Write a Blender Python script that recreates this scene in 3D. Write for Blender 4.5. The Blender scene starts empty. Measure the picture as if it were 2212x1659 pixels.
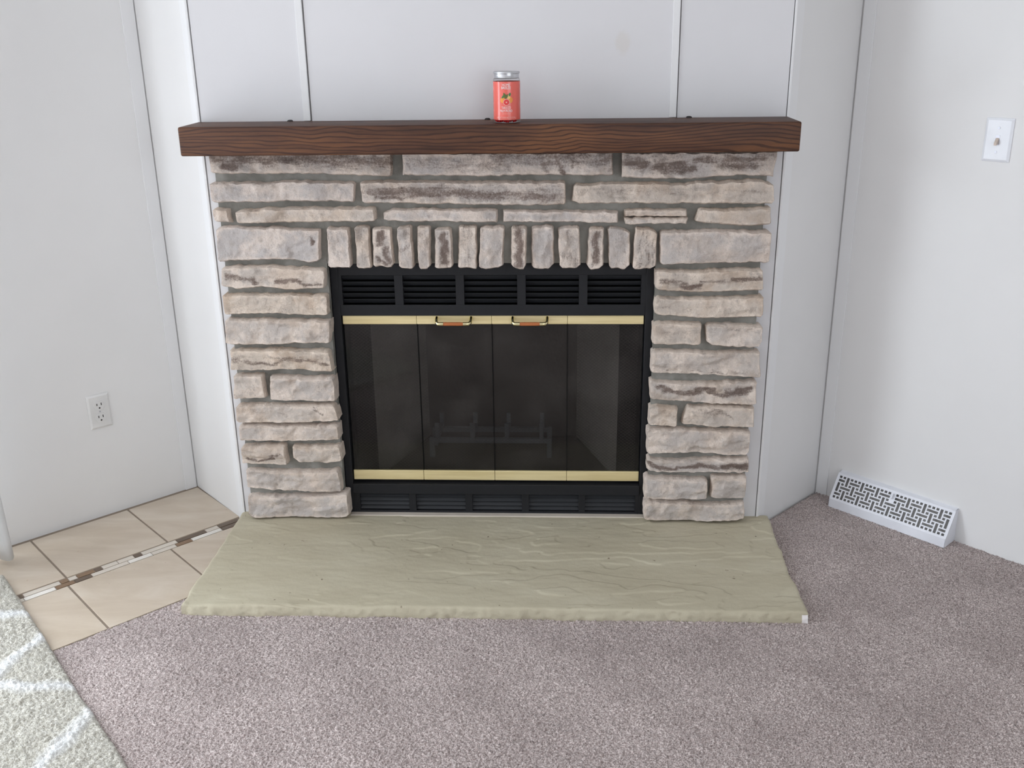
import bpy, bmesh, math, random
import numpy as np
from mathutils import Matrix, Vector

# ------------------------------------------------------------------ camera, world, lights, exposure
scene = bpy.context.scene
col = scene.collection
R2 = math.sqrt(0.5)

def build_camera():
    f, p, y, r = 2145.6956, 0.3435, -0.0476, -0.0135
    fw = Vector((math.sin(y) * math.cos(p), math.cos(y) * math.cos(p), -math.sin(p)))
    rt = Vector((math.cos(y), -math.sin(y), 0.0))
    up = rt.cross(fw)
    rt2 = math.cos(r) * rt + math.sin(r) * up
    up2 = rt2.cross(fw)
    cam = bpy.data.cameras.new('camera')
    cam.sensor_width = 36.0
    cam.lens = f / 2212 * 36.0
    cam.clip_start = 0.05
    o = bpy.data.objects.new('camera', cam)
    M = Matrix((rt2, up2, -fw)).transposed().to_4x4()
    M.translation = (0.1697, -2.6971, 1.4145)
    o.matrix_world = M
    col.objects.link(o)
    scene.camera = o
build_camera()

scene.view_settings.view_transform = 'Standard'
scene.view_settings.look = 'None'
scene.view_settings.exposure = 0.08
scene.view_settings.gamma = 1.0
scene.view_settings.use_curve_mapping = False
scene.cycles.use_denoising = True
scene.cycles.max_bounces = 6
scene.cycles.diffuse_bounces = 4
scene.cycles.glossy_bounces = 3
scene.cycles.transparent_max_bounces = 12
scene.cycles.use_adaptive_sampling = True
scene.cycles.adaptive_threshold = 0.06
scene.cycles.caustics_reflective = False
scene.cycles.caustics_refractive = False

world = bpy.data.worlds.new('world')
scene.world = world
world.use_nodes = True
world.node_tree.nodes['Background'].inputs[0].default_value = (0.80, 0.90, 1.0, 1)
world.node_tree.nodes['Background'].inputs[1].default_value = 1.0

# the two walls of the room corner run at 45 degrees to the fireplace
CL = Vector((-1.022, 0.248, 0.0)); UL = Vector((-R2, -R2, 0)); VL = Vector((R2, -R2, 0))
CR = Vector((1.002, 0.236, 0.0)); UR = Vector((R2, -R2, 0)); VR = Vector((-R2, -R2, 0))
Z = Vector((0, 0, 1))

def area_light(name, centre, normal, w, h, power, colour):
    l = bpy.data.lights.new(name, 'AREA')
    l.shape = 'RECTANGLE'; l.size = w; l.size_y = h; l.energy = power; l.color = colour
    o = bpy.data.objects.new(name, l)
    z = -Vector(normal).normalized(); y = Z; x = y.cross(z)
    M = Matrix((x, y, z)).transposed().to_4x4(); M.translation = centre
    o.matrix_world = M
    col.objects.link(o)
    return o
# daylight in the sliding door of the left wall, and in the window of the wall behind the camera
area_light('door_daylight', CL + UL * 1.92 + VL * -0.03 + Z * 1.03, VL, 2.36, 2.0, 107, (0.86, 0.93, 1.0))
area_light('window_daylight', Vector((1.75, -4.05, 1.45)), (-R2, R2, 0), 2.0, 1.2, 20.5, (0.90, 0.95, 1.0))
# ------------------------------------------------------------------ helpers
rng = np.random.RandomState(7)
TAB = rng.rand(256, 256)

def vnoise(x, y, seed=0):
    x = np.asarray(x, float) + seed * 17.31; y = np.asarray(y, float) + seed * 9.77
    xi = np.floor(x).astype(int); yi = np.floor(y).astype(int)
    fx = x - xi; fy = y - yi
    fx = fx * fx * (3 - 2 * fx); fy = fy * fy * (3 - 2 * fy)
    a = TAB[xi & 255, yi & 255]; b = TAB[(xi + 1) & 255, yi & 255]
    c = TAB[xi & 255, (yi + 1) & 255]; d = TAB[(xi + 1) & 255, (yi + 1) & 255]
    return (a * (1 - fx) + b * fx) * (1 - fy) + (c * (1 - fx) + d * fx) * fy

def fbm(x, y, octaves=4, seed=0, gain=0.5):
    s = 0.0; a = 1.0; n = 0.0
    for k in range(octaves):
        s = s + a * vnoise(x * 2 ** k, y * 2 ** k, seed + k * 3.1); n += a; a *= gain
    return s / n

def link(name, me, material=None, parent=None):
    o = bpy.data.objects.new(name, me)
    col.objects.link(o)
    if material is not None and len(me.materials) == 0:
        me.materials.append(material)
    if parent is not None:
        o.parent = parent
    return o

def tag(o, label=None, cat=None, group=None, kind=None):
    for k, v in (('label', label), ('category', cat), ('group', group), ('kind', kind)):
        if v: o[k] = v
    return o

def empty(name, loc=(0, 0, 0)):
    o = bpy.data.objects.new(name, None)
    o.empty_display_size = 0.05
    col.objects.link(o)
    o.location = loc
    return o

def pydata(name, verts, faces, smooth=False):
    me = bpy.data.meshes.new(name)
    me.from_pydata([tuple(v) for v in verts], [], [tuple(f) for f in faces])
    me.update()
    if smooth:
        me.polygons.foreach_set('use_smooth', np.ones(len(me.polygons), bool))
    return me

BOXF = [(0, 3, 2, 1), (4, 5, 6, 7), (0, 1, 5, 4), (1, 2, 6, 5), (2, 3, 7, 6), (3, 0, 4, 7)]
class MB:
    """collects shapes into one mesh"""
    def __init__(self): self.v = []; self.f = []
    def add(self, vs, fs):
        n = len(self.v); self.v += [tuple(v) for v in vs]; self.f += [tuple(i + n for i in f) for f in fs]; return self
    def box(self, x0, x1, y0, y1, z0, z1):
        return self.add([(x0, y0, z0), (x1, y0, z0), (x1, y1, z0), (x0, y1, z0), (x0, y0, z1), (x1, y0, z1), (x1, y1, z1), (x0, y1, z1)], BOXF)
    def fbox(self, C, U, V, u0, u1, v0, v1, z0, z1):
        pts = [(u0, v0, z0), (u1, v0, z0), (u1, v1, z0), (u0, v1, z0), (u0, v0, z1), (u1, v0, z1), (u1, v1, z1), (u0, v1, z1)]
        return self.add([C + U * a + V * b + Z * c for a, b, c in pts], BOXF)
    def prism(self, poly, axis, a, b):
        """poly of 2d points extruded along axis (0: x, 1: y, 2: z) from a to b"""
        def P(p, t): return (t, p[0], p[1]) if axis == 0 else ((p[0], t, p[1]) if axis == 1 else (p[0], p[1], t))
        n = len(poly)
        return self.add([P(p, a) for p in poly] + [P(p, b) for p in poly],
                        [tuple(range(n))[::-1], tuple(range(n, 2 * n))] + [(i, (i + 1) % n, n + (i + 1) % n, n + i) for i in range(n)])
    def tube(self, pts, r, seg=10, cap=True):
        pts = [Vector(p) for p in pts]; rings = []
        for i, p in enumerate(pts):
            t = (pts[min(i + 1, len(pts) - 1)] - pts[max(i - 1, 0)]).normalized()
            a = t.orthogonal().normalized() if i == 0 else (prev - t * prev.dot(t)).normalized()
            prev = a; b = t.cross(a); rr = r[i] if isinstance(r, (list, tuple)) else r
            rings.append([p + (a * math.cos(2 * math.pi * k / seg) + b * math.sin(2 * math.pi * k / seg)) * rr for k in range(seg)])
        n = len(rings); fs = []
        for i in range(n - 1):
            for k in range(seg):
                fs.append((i * seg + k, i * seg + (k + 1) % seg, (i + 1) * seg + (k + 1) % seg, (i + 1) * seg + k))
        if cap: fs += [tuple(range(seg))[::-1], tuple((n - 1) * seg + k for k in range(seg))]
        return self.add([v for rg in rings for v in rg], fs)
    def lathe(self, prof, centre, seg=48):
        cx, cy, cz = centre; vs = []; fs = []
        for r, z in prof:
            for k in range(seg):
                a = 2 * math.pi * k / seg; vs.append((cx + r * math.cos(a), cy + r * math.sin(a), cz + z))
        for i in range(len(prof) - 1):
            for k in range(seg):
                fs.append((i * seg + k, i * seg + (k + 1) % seg, (i + 1) * seg + (k + 1) % seg, (i + 1) * seg + k))
        return self.add(vs, fs)
    def build(self, name, material, parent=None, bevel=0.0, smooth=False, seg=2):
        bm = bmesh.new()
        vs = [bm.verts.new(v) for v in self.v]
        for f in self.f:
            try: bm.faces.new([vs[i] for i in f])
            except ValueError: pass
        bmesh.ops.recalc_face_normals(bm, faces=bm.faces)
        if bevel:
            es = [e for e in bm.edges if len(e.link_faces) == 2 and e.calc_face_angle(0) > 0.5]
            bmesh.ops.bevel(bm, geom=es, offset=bevel, segments=seg, profile=0.5, affect='EDGES')
        me = bpy.data.meshes.new(name); bm.to_mesh(me); bm.free()
        if smooth:
            me.polygons.foreach_set('use_smooth', np.ones(len(me.polygons), bool))
            me.update()
            try: me.set_sharp_from_angle(angle=0.7)
            except Exception: pass
        return link(name, me, material, parent)

def structure(o, label=None):
    o['kind'] = 'structure'
    if label: o['label'] = label
    return o

# ------------------------------------------------------------------ materials
def srgb(r, g, b):
    def f(c):
        c /= 255.0
        return c / 12.92 if c <= 0.04045 else ((c + 0.055) / 1.055) ** 2.4
    return (f(r), f(g), f(b), 1.0)

class NT:
    def __init__(self, name):
        self.m = bpy.data.materials.new(name); self.m.use_nodes = True
        self.t = self.m.node_tree; self.n = self.t.nodes
        self.b = self.n['Principled BSDF']; self.out = self.n['Material Output']
    def new(self, kind, **kw):
        nd = self.n.new(kind)
        for k, v in kw.items(): setattr(nd, k, v)
        return nd
    def set(self, nd, **kw):
        for k, v in kw.items():
            s = nd.inputs[k.replace('_', ' ')] if k.replace('_', ' ') in nd.inputs else nd.inputs[int(k[1:])]
            if hasattr(v, 'is_output') or isinstance(v, bpy.types.NodeSocket): self.t.links.new(v, s)
            else: s.default_value = v
        return nd
    def lk(self, a, b): self.t.links.new(a, b)
    def coord(self, scale=(1, 1, 1), rot=(0, 0, 0), loc=(0, 0, 0), which='Object'):
        c = self.new('ShaderNodeTexCoord'); mp = self.new('ShaderNodeMapping')
        mp.inputs['Scale'].default_value = scale; mp.inputs['Rotation'].default_value = rot; mp.inputs['Location'].default_value = loc
        self.lk(c.outputs[which], mp.inputs['Vector']); return mp.outputs[0]
    def noise(self, vec, scale, detail=4, rough=0.55, dist=0.0):
        nd = self.new('ShaderNodeTexNoise'); nd.inputs['Scale'].default_value = scale
        nd.inputs['Detail'].default_value = detail; nd.inputs['Roughness'].default_value = rough; nd.inputs['Distortion'].default_value = dist
        self.lk(vec, nd.inputs['Vector']); return nd.outputs[0]
    def ramp(self, fac, stops):
        nd = self.new('ShaderNodeValToRGB'); e = nd.color_ramp.elements
        while len(e) < len(stops): e.new(0.5)
        for k, (p, c) in enumerate(stops):
            e[k].position = p; e[k].color = c if len(c) == 4 else (*c, 1)
        self.lk(fac, nd.inputs[0]); return nd.outputs[0]
    def gray(self, fac, a, b):   # map a..b to 0..1
        nd = self.new('ShaderNodeMapRange', clamp=True, interpolation_type='SMOOTHSTEP')
        nd.inputs['From Min'].default_value = a; nd.inputs['From Max'].default_value = b
        self.lk(fac, nd.inputs['Value']); return nd.outputs[0]
    def mix(self, fac, a, b, blend='MIX'):
        nd = self.new('ShaderNodeMix', data_type='RGBA', blend_type=blend)
        for s, v in ((nd.inputs[0], fac), (nd.inputs[6], a), (nd.inputs[7], b)):
            if isinstance(v, bpy.types.NodeSocket): self.lk(v, s)
            else: s.default_value = v
        return nd.outputs[2]
    def math(self, op, a, b=0.0, c=0.0):
        nd = self.new('ShaderNodeMath', operation=op)
        for s, v in zip(nd.inputs, (a, b, c)):
            if isinstance(v, bpy.types.NodeSocket): self.lk(v, s)
            else: s.default_value = v
        return nd.outputs[0]
    def attr(self, name):
        nd = self.new('ShaderNodeAttribute', attribute_type='OBJECT', attribute_name=name); return nd.outputs['Fac']
    def bump(self, h, strength=0.3, dist=0.002):
        nd = self.new('ShaderNodeBump'); nd.inputs['Strength'].default_value = strength; nd.inputs['Distance'].default_value = dist
        self.lk(h, nd.inputs['Height']); self.lk(nd.outputs[0], self.b.inputs['Normal']); return nd
    def base(self, v):
        if isinstance(v, bpy.types.NodeSocket): self.lk(v, self.b.inputs['Base Color'])
        else: self.b.inputs['Base Color'].default_value = v
    def rough(self, v, metal=0.0, spec=0.5):
        self.b.inputs['Roughness'].default_value = v; self.b.inputs['Metallic'].default_value = metal
        self.b.inputs['Specular IOR Level'].default_value = spec; return self

def facing_mix(t, a, b_, f0=0.04):
    lw = t.new('ShaderNodeLayerWeight'); lw.inputs['Blend'].default_value = 0.5
    k = t.math('ADD', f0, t.math('MULTIPLY', t.math('POWER', lw.outputs['Facing'], 4.0), 0.8))
    mx = t.new('ShaderNodeMixShader'); t.lk(k, mx.inputs[0]); t.lk(a, mx.inputs[1]); t.lk(b_, mx.inputs[2]); return mx

def plain(name, c, rough=0.5, metal=0.0, spec=0.5, bump=None):
    t = NT(name); t.rough(rough, metal, spec)
    v = t.coord()
    n = t.noise(v, 9.0, 3)
    t.base(t.mix(t.gray(n, 0.3, 0.7), tuple(x * 0.94 for x in c[:3]) + (1,), tuple(min(1, x * 1.05) for x in c[:3]) + (1,)))
    if bump: t.bump(t.noise(v, bump[0], 2), bump[1], bump[2])
    return t.m
M = {}
def wall_paint(name, c, stain=False):
    t = NT(name); t.rough(0.6, 0, 0.35); v = t.coord()
    n = t.noise(v, 3.0, 3)
    base = t.mix(t.gray(n, 0.3, 0.7), tuple(x * 0.975 for x in c[:3]) + (1,), c)
    if stain:   # a faint yellowish patch on the panel above the mantel
        d = t.new('ShaderNodeVectorMath', operation='DISTANCE'); t.lk(t.coord((1, 0, 0.75)), d.inputs[0]); d.inputs[1].default_value = (0.337, 0, 1.377 * 0.75)
        k = t.math('ADD', d.outputs['Value'], t.math('MULTIPLY', t.math('SUBTRACT', t.noise(v, 40, 3), 0.5), 0.02))
        f = t.math('MULTIPLY', t.math('SUBTRACT', 1.0, t.gray(k, 0.012, 0.026)), 0.35)
        base = t.mix(f, base, tuple(a * b for a, b in zip(c[:3], (0.90, 0.84, 0.74))) + (1,))
    t.base(base)
    t.bump(t.noise(v, 420.0, 2, 0.6), 0.10, 0.0006)
    return t.m
M['wall'] = wall_paint('painted_wall', (0.795, 0.785, 0.78, 1))
M['panel'] = wall_paint('painted_panel', (0.735, 0.725, 0.74, 1), True)
M['trim'] = wall_paint('white_trim', (0.815, 0.81, 0.815, 1))
M['ceiling'] = plain('ceiling_paint', (0.80, 0.79, 0.77, 1), 0.8)
M['gap'] = plain('wall_core', (0.40, 0.38, 0.37, 1), 0.9)

def stone_mat():
    t = NT('ledge_stone'); t.rough(0.85, 0, 0.25)
    tint = t.attr('tint'); vert = t.attr('upright'); seed = t.attr('seed')
    ga = lambda n: t.new('ShaderNodeAttribute', attribute_type='GEOMETRY', attribute_name=n).outputs['Fac']
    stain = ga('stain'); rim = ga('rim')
    cd = t.new('ShaderNodeTexCoord')
    off = t.new('ShaderNodeCombineXYZ'); t.lk(seed, off.inputs[1]); t.lk(seed, off.inputs[0])
    add = t.new('ShaderNodeVectorMath', operation='ADD'); t.lk(cd.outputs['Object'], add.inputs[0]); t.lk(off.outputs[0], add.inputs[1])
    v = add.outputs[0]
    def mapped(scale):
        mp = t.new('ShaderNodeMapping'); mp.inputs['Scale'].default_value = scale; t.lk(v, mp.inputs['Vector']); return mp.outputs[0]
    grey = t.mix(tint, srgb(190, 185, 185), srgb(204, 190, 176))
    cream = t.mix(tint, srgb(222, 209, 201), srgb(228, 212, 196))
    n1 = t.noise(v, 13, 5, 0.62)
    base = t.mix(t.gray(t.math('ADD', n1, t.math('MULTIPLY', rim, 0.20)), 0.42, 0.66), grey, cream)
    n2 = t.noise(v, 36, 5, 0.65)
    base = t.mix(t.math('MULTIPLY', t.gray(n2, 0.52, 0.70), 0.5), base, srgb(160, 149, 142))
    n2b = t.noise(v, 10, 4, 0.6)
    base = t.mix(t.math('MULTIPLY', t.math('MULTIPLY', t.gray(n2b, 0.5, 0.66), 0.55), tint), base, srgb(186, 160, 136))
    # brown weathering: where it sits comes with the stone, its grain from the noise
    sh = t.noise(mapped((22, 20, 95)), 1.0, 5, 0.65, 0.4); sv = t.noise(mapped((95, 20, 22)), 1.0, 5, 0.65, 0.4)
    mixf = t.new('ShaderNodeMix', data_type='FLOAT'); t.lk(vert, mixf.inputs[0]); t.lk(sh, mixf.inputs[2]); t.lk(sv, mixf.inputs[3])
    fine = t.noise(v, 230, 3, 0.7)
    s = t.math('ADD', stain, t.math('ADD', t.math('MULTIPLY', t.math('SUBTRACT', mixf.outputs[0], 0.5), 1.5), t.math('MULTIPLY', t.math('SUBTRACT', fine, 0.5), 1.3)))
    s = t.math('MULTIPLY', t.gray(s, 0.12, 1.0), t.gray(stain, 0.02, 0.30))
    base = t.mix(t.math('MULTIPLY', s, 0.88), base, srgb(104, 87, 79))
    grain = t.noise(v, 300, 3, 0.7)
    base = t.mix(t.math('MULTIPLY', t.gray(grain, 0.45, 0.8), 0.34), base, srgb(146, 134, 128))
    t.base(base)
    hh = t.math('ADD', t.noise(v, 85, 6, 0.68), t.math('MULTIPLY', mixf.outputs[0], 0.45))
    t.bump(hh, 0.9, 0.005)
    return t.m
M['stone'] = stone_mat()

def mortar_mat():
    t = NT('grey_mortar'); t.rough(0.95, 0, 0.15); v = t.coord()
    t.base(t.mix(t.gray(t.noise(v, 20, 4), 0.35, 0.65), srgb(128, 126, 120), srgb(150, 148, 142)))
    t.bump(t.noise(v, 180, 3), 0.4, 0.002); return t.m
M['mortar'] = mortar_mat()

def oak_mat():
    t = NT('dark_stained_oak'); t.rough(0.5, 0, 0.3)
    v = t.coord()
    warp = t.noise(t.coord((1.6, 3, 7), loc=(3.1, 0, 1.7)), 1.0, 3, 0.5, 0.6)
    warp2 = t.noise(t.coord((9, 6, 40)), 1.0, 3, 0.5)
    sep = t.new('ShaderNodeSeparateXYZ'); t.lk(v, sep.inputs[0])
    yz = t.math('ADD', sep.outputs[2], t.math('MULTIPLY', sep.outputs[1], 0.45))
    ph = t.math('ADD', t.math('ADD', t.math('MULTIPLY', yz, 560.0), t.math('MULTIPLY', warp, 74.0)), t.math('MULTIPLY', warp2, 4.0))
    s = t.math('ADD', t.math('MULTIPLY', t.math('SINE', ph), 0.5), 0.5)
    line = t.gray(s, 0.62, 0.97)
    pore = t.noise(t.coord((14, 160, 160)), 1.0, 3, 0.7)
    tone = t.noise(t.coord((3, 5, 22)), 1.0, 3, 0.6)
    base = t.ramp(tone, [(0.30, srgb(66, 43, 32)), (0.5, srgb(88, 57, 40)), (0.76, srgb(118, 78, 50))])
    base = t.mix(t.math('MULTIPLY', line, 0.72), base, srgb(46, 28, 25))
    base = t.mix(t.math('MULTIPLY', t.gray(pore, 0.5, 0.75), 0.4), base, srgb(48, 30, 25))
    t.base(base)
    t.bump(t.math('ADD', t.math('MULTIPLY', pore, 0.6), t.math('MULTIPLY', line, -0.4)), 0.25, 0.001)
    return t.m
M['oak'] = oak_mat()

def slab_mat():
    t = NT('sandstone_slab'); t.rough(0.8, 0, 0.25); v = t.coord()
    n = t.noise(t.coord((3, 9, 3)), 1.0, 5, 0.6, 0.4)
    base = t.ramp(n, [(0.3, srgb(179, 170, 148)), (0.55, srgb(188, 180, 158)), (0.75, srgb(196, 189, 168))])
    k = t.noise(v, 60, 2, 0.5)
    base = t.mix(t.gray(k, 0.72, 0.80), base, srgb(110, 95, 80))
    g = t.noise(v, 300, 3, 0.7)
    base = t.mix(t.math('MULTIPLY', t.gray(g, 0.45, 0.8), 0.25), base, srgb(165, 152, 130))
    ln = t.noise(t.coord((2.0, 26, 2)), 1.0, 4, 0.55, 0.6)
    crack = t.math('SUBTRACT', 1.0, t.gray(t.math('ABSOLUTE', t.math('SUBTRACT', ln, 0.5)), 0.0, 0.012))
    br = t.gray(t.noise(v, 5.0, 2), 0.55, 0.7)
    base = t.mix(t.math('MULTIPLY', t.math('MULTIPLY', crack, br), 0.45), base, srgb(135, 122, 102))
    t.base(base)
    t.bump(t.math('ADD', t.noise(v, 120, 4, 0.6), t.math('MULTIPLY', n, 1.5)), 0.25, 0.002)
    return t.m
M['slab'] = slab_mat()

def carpet_mat(name, dark, mid, light, lines=None):
    t = NT(name); t.rough(1.0, 0, 0.05)
    v = t.coord()
    n = t.noise(v, 300, 3, 0.75)
    base = t.ramp(n, [(0.38, dark), (0.5, mid), (0.62, light)])
    big = t.noise(v, 4.0, 3, 0.5)
    base = t.mix(t.math('MULTIPLY', t.gray(big, 0.35, 0.68), 0.26), base, dark)
    if lines is not None:
        a = t.new('ShaderNodeAttribute', attribute_type='GEOMETRY', attribute_name='line')
        base = t.mix(t.math('MULTIPLY', a.outputs['Fac'], 0.72), base, lines)
    t.base(base)
    t.b.inputs['Sheen Weight'].default_value = 0.25
    t.b.inputs['Sheen Roughness'].default_value = 0.6
    t.bump(t.noise(v, 420, 2, 0.7), 0.8, 0.003)
    return t.m
M['carpet'] = carpet_mat('mauve_carpet', srgb(130, 114, 110), srgb(191, 174, 170), srgb(237, 224, 220))
M['rug'] = carpet_mat('cream_rug_pile', srgb(160, 154, 140), srgb(198, 193, 181), srgb(224, 220, 212), srgb(242, 243, 245))

def tile_mat():
    t = NT('beige_ceramic_tile'); t.rough(0.3, 0, 0.5); v = t.coord((1, 1, 1), (0, 0, 0.79))
    n = t.noise(t.coord((2, 7, 1), (0, 0, 0.79)), 1.6, 5, 0.6, 0.8)
    base = t.ramp(n, [(0.3, srgb(185, 169, 150)), (0.5, srgb(196, 181, 163)), (0.7, srgb(206, 193, 177))])
    sp = t.noise(v, 75, 2)
    base = t.mix(t.math('MULTIPLY', t.gray(sp, 0.70, 0.78), 0.6), base, srgb(170, 140, 118))
    t.base(base)
    t.bump(t.noise(v, 30, 3), 0.08, 0.002); return t.m
M['tile'] = tile_mat()
M['grout'] = plain('brown_grout', srgb(140, 126, 112), 0.95)
M['mos_dark'] = plain('dark_mosaic', srgb(98, 82, 68), 0.35)
M['mos_brown'] = plain('brown_mosaic', srgb(128, 102, 78), 0.35)
M['mos_light'] = plain('pale_mosaic', srgb(206, 196, 184), 0.35)
M['mos_white'] = plain('white_mosaic', srgb(226, 220, 212), 0.3)

M['black'] = plain('black_painted_steel', (0.013, 0.0135, 0.016, 1), 0.55, 0, 0.3)
M['black2'] = plain('dark_louvre_steel', (0.022, 0.0235, 0.027, 1), 0.5, 0, 0.35)
M['void'] = plain('soot_and_shade_black', (0.006, 0.006, 0.006, 1), 0.9, 0, 0.1)
M['daylit_panel'] = plain('grey_daylit_refractory', (0.66, 0.64, 0.61, 1), 0.95, 0, 0.1, (60, 0.5, 0.004))  # grey refractory, colour lightened beyond the back so the daylit side reads bright
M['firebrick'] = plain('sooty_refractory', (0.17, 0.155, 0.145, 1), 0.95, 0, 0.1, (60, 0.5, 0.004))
M['grate'] = plain('grey_iron', (0.29, 0.32, 0.36, 1), 0.6, 0.3)
M['screen'] = plain('screen_wire', (0.22, 0.21, 0.20, 1), 0.5, 0.6)
def brass_mat():
    t = NT('satin_brass'); t.rough(0.42, 0.45, 0.5)
    n = t.noise(t.coord((4, 90, 90)), 1.0, 4, 0.6)
    t.base(t.mix(t.gray(n, 0.3, 0.7), srgb(226, 208, 156), srgb(242, 226, 178)))
    big = t.noise(t.coord((7, 7, 7)), 1.0, 2)
    t.lk(t.math('ADD', 0.36, t.math('MULTIPLY', big, 0.14)), t.b.inputs['Roughness'])
    return t.m
M['brass'] = brass_mat()
M['polished_brass'] = plain('polished_brass', srgb(232, 222, 176), 0.18, 1.0)
M['handle_wood'] = plain('orange_wood', srgb(178, 104, 58), 0.4)
def glass_mat():
    t = NT('smoked_dusty_glass')
    tr = t.new('ShaderNodeBsdfTransparent'); tr.inputs[0].default_value = (0.62, 0.61, 0.60, 1)
    gl = t.new('ShaderNodeBsdfGlossy'); gl.inputs['Roughness'].default_value = 0.06; gl.inputs[0].default_value = (0.9, 0.9, 0.9, 1)
    mx = facing_mix(t, tr.outputs[0], gl.outputs[0], 0.018)
    df = t.new('ShaderNodeBsdfDiffuse'); df.inputs[0].default_value = (0.42, 0.39, 0.37, 1)
    v = t.coord()
    dust = t.math('ADD', 0.012, t.math('MULTIPLY', t.gray(t.noise(v, 6, 5, 0.65), 0.35, 0.75), 0.035))
    m2 = t.new('ShaderNodeMixShader'); t.lk(dust, m2.inputs[0]); t.lk(mx.outputs[0], m2.inputs[1]); t.lk(df.outputs[0], m2.inputs[2])
    t.lk(m2.outputs[0], t.out.inputs[0]); t.n.remove(t.b)
    return t.m
M['glass'] = glass_mat()
M['plastic'] = plain('white_plastic', (0.80, 0.81, 0.85, 1), 0.3)
M['outlet'] = plain('off_white_plastic', (0.74, 0.73, 0.72, 1), 0.35)
M['slot'] = plain('dark_slot', (0.03, 0.025, 0.025, 1), 0.8)
M['toggle'] = plain('ivory_toggle', srgb(206, 190, 178), 0.35)
M['screw'] = plain('screw_head', (0.5, 0.5, 0.55, 1), 0.4, 0.5)
M['vent'] = plain('white_enamel', (0.80, 0.81, 0.86, 1), 0.4)
M['vent_in'] = plain('register_damper', (0.30, 0.29, 0.28, 1), 0.7)
def cloth_mat():
    t = NT('white_curtain_cloth'); t.rough(0.9, 0, 0.1); t.base((0.90, 0.90, 0.90, 1))
    tl = t.new('ShaderNodeBsdfTranslucent'); tl.inputs[0].default_value = (0.92, 0.92, 0.92, 1)
    mx = t.new('ShaderNodeMixShader'); mx.inputs[0].default_value = 0.65
    t.lk(t.b.outputs[0], mx.inputs[1]); t.lk(tl.outputs[0], mx.inputs[2]); t.lk(mx.outputs[0], t.out.inputs[0])
    t.bump(t.noise(t.coord(), 900, 2), 0.2, 0.0005); return t.m
M['cloth'] = cloth_mat()
M['label_red'] = plain('coral_label', srgb(236, 110, 98), 0.16)
M['tin'] = plain('silver_lid', (0.58, 0.58, 0.60, 1), 0.3, 1.0)
M['print_white'] = plain('white_print', (0.88, 0.84, 0.82, 1), 0.4)
M['print_green'] = plain('green_print', srgb(62, 120, 62), 0.4)
M['print_olive'] = plain('olive_print', srgb(96, 104, 48), 0.4)
M['print_orange'] = plain('orange_print', srgb(236, 152, 66), 0.4)
M['print_yellow'] = plain('yellow_print', srgb(240, 196, 120), 0.4)
M['print_red'] = plain('red_print', srgb(222, 62, 62), 0.4)
M['print_pink'] = plain('pink_print', srgb(250, 190, 180), 0.4)
def clear_plastic():
    t = NT('clear_plastic')
    tr = t.new('ShaderNodeBsdfTransparent'); tr.inputs[0].default_value = (0.93, 0.93, 0.93, 1)
    gl = t.new('ShaderNodeBsdfGlossy'); gl.inputs['Roughness'].default_value = 0.05
    mx = facing_mix(t, tr.outputs[0], gl.outputs[0], 0.04)
    t.lk(mx.outputs[0], t.out.inputs[0]); t.n.remove(t.b); return t.m
M['clear'] = clear_plastic()
M['bead'] = plain('red_gel_bead', srgb(205, 40, 45), 0.15)

# ------------------------------------------------------------------ the room
H = 2.4
def fbx(C, U, V, *a): return MB().fbox(C, U, V, *a)
DOOR0, DOOR1, DOORH = 0.74, 3.10, 2.05
b = MB()
b.fbox(CL, UL, VL, -1.55, DOOR0, -0.1, 0, -0.01, H).fbox(CL, UL, VL, DOOR1, 3.7, -0.1, 0, -0.01, H).fbox(CL, UL, VL, DOOR0, DOOR1, -0.1, 0, DOORH, H)
structure(b.build('wall_left', M['wall']), 'plain white painted wall left of the fireplace')
structure(fbx(CR, UR, VR, -1.50, 3.7, -0.1, 0, -0.01, H).build('wall_right', M['wall']), 'plain white painted wall right of the fireplace')
EL = CL + UL * 3.6; ER = CR + UR * 3.6
structure(fbx(EL, VL, -UL, 0, 5.1, -0.1, 0, -0.01, H).build('wall_front_left', M['wall']))
b = MB(); w0, w1 = 1.5, 3.5
b.fbox(ER, VR, -UR, 0, w0, -0.1, 0, -0.01, H).fbox(ER, VR, -UR, w1, 5.1, -0.1, 0, -0.01, H)
b.fbox(ER, VR, -UR, w0, w1, -0.1, 0, -0.01, 0.85).fbox(ER, VR, -UR, w0, w1, -0.1, 0, 2.05, H)
structure(b.build('wall_front_right', M['wall']))
b = MB()
b.fbox(CL, UL, VL, -1.6, 3.7, -0.1, 5.2, H, H + 0.08)
structure(b.build('ceiling', M['ceiling']))
# sliding door frame and window frame, both out of the picture
b = MB()
for u in (DOOR0, (DOOR0 + DOOR1) / 2 - 0.03, DOOR1 - 0.06): b.fbox(CL, UL, VL, u, u + 0.06, -0.09, -0.05, 0.0, DOORH)
b.fbox(CL, UL, VL, DOOR0, DOOR1, -0.09, -0.05, DOORH - 0.06, DOORH).fbox(CL, UL, VL, DOOR0, DOOR1, -0.09, -0.05, 0.0, 0.05)
structure(b.build('door_1', M['trim'], bevel=0.003), 'white sliding patio door frame in the left wall')
b = MB()
for u in (w0, (w0 + w1) / 2 - 0.02, w1 - 0.05): b.fbox(ER, VR, -UR, u, u + 0.05, -0.09, -0.05, 0.85, 2.05)
b.fbox(ER, VR, -UR, w0, w1, -0.09, -0.05, 0.85, 0.90).fbox(ER, VR, -UR, w0, w1, -0.09, -0.05, 2.0, 2.05)
structure(b.build('window_1', M['trim'], bevel=0.003), 'white framed window in the wall behind the viewer')

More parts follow.
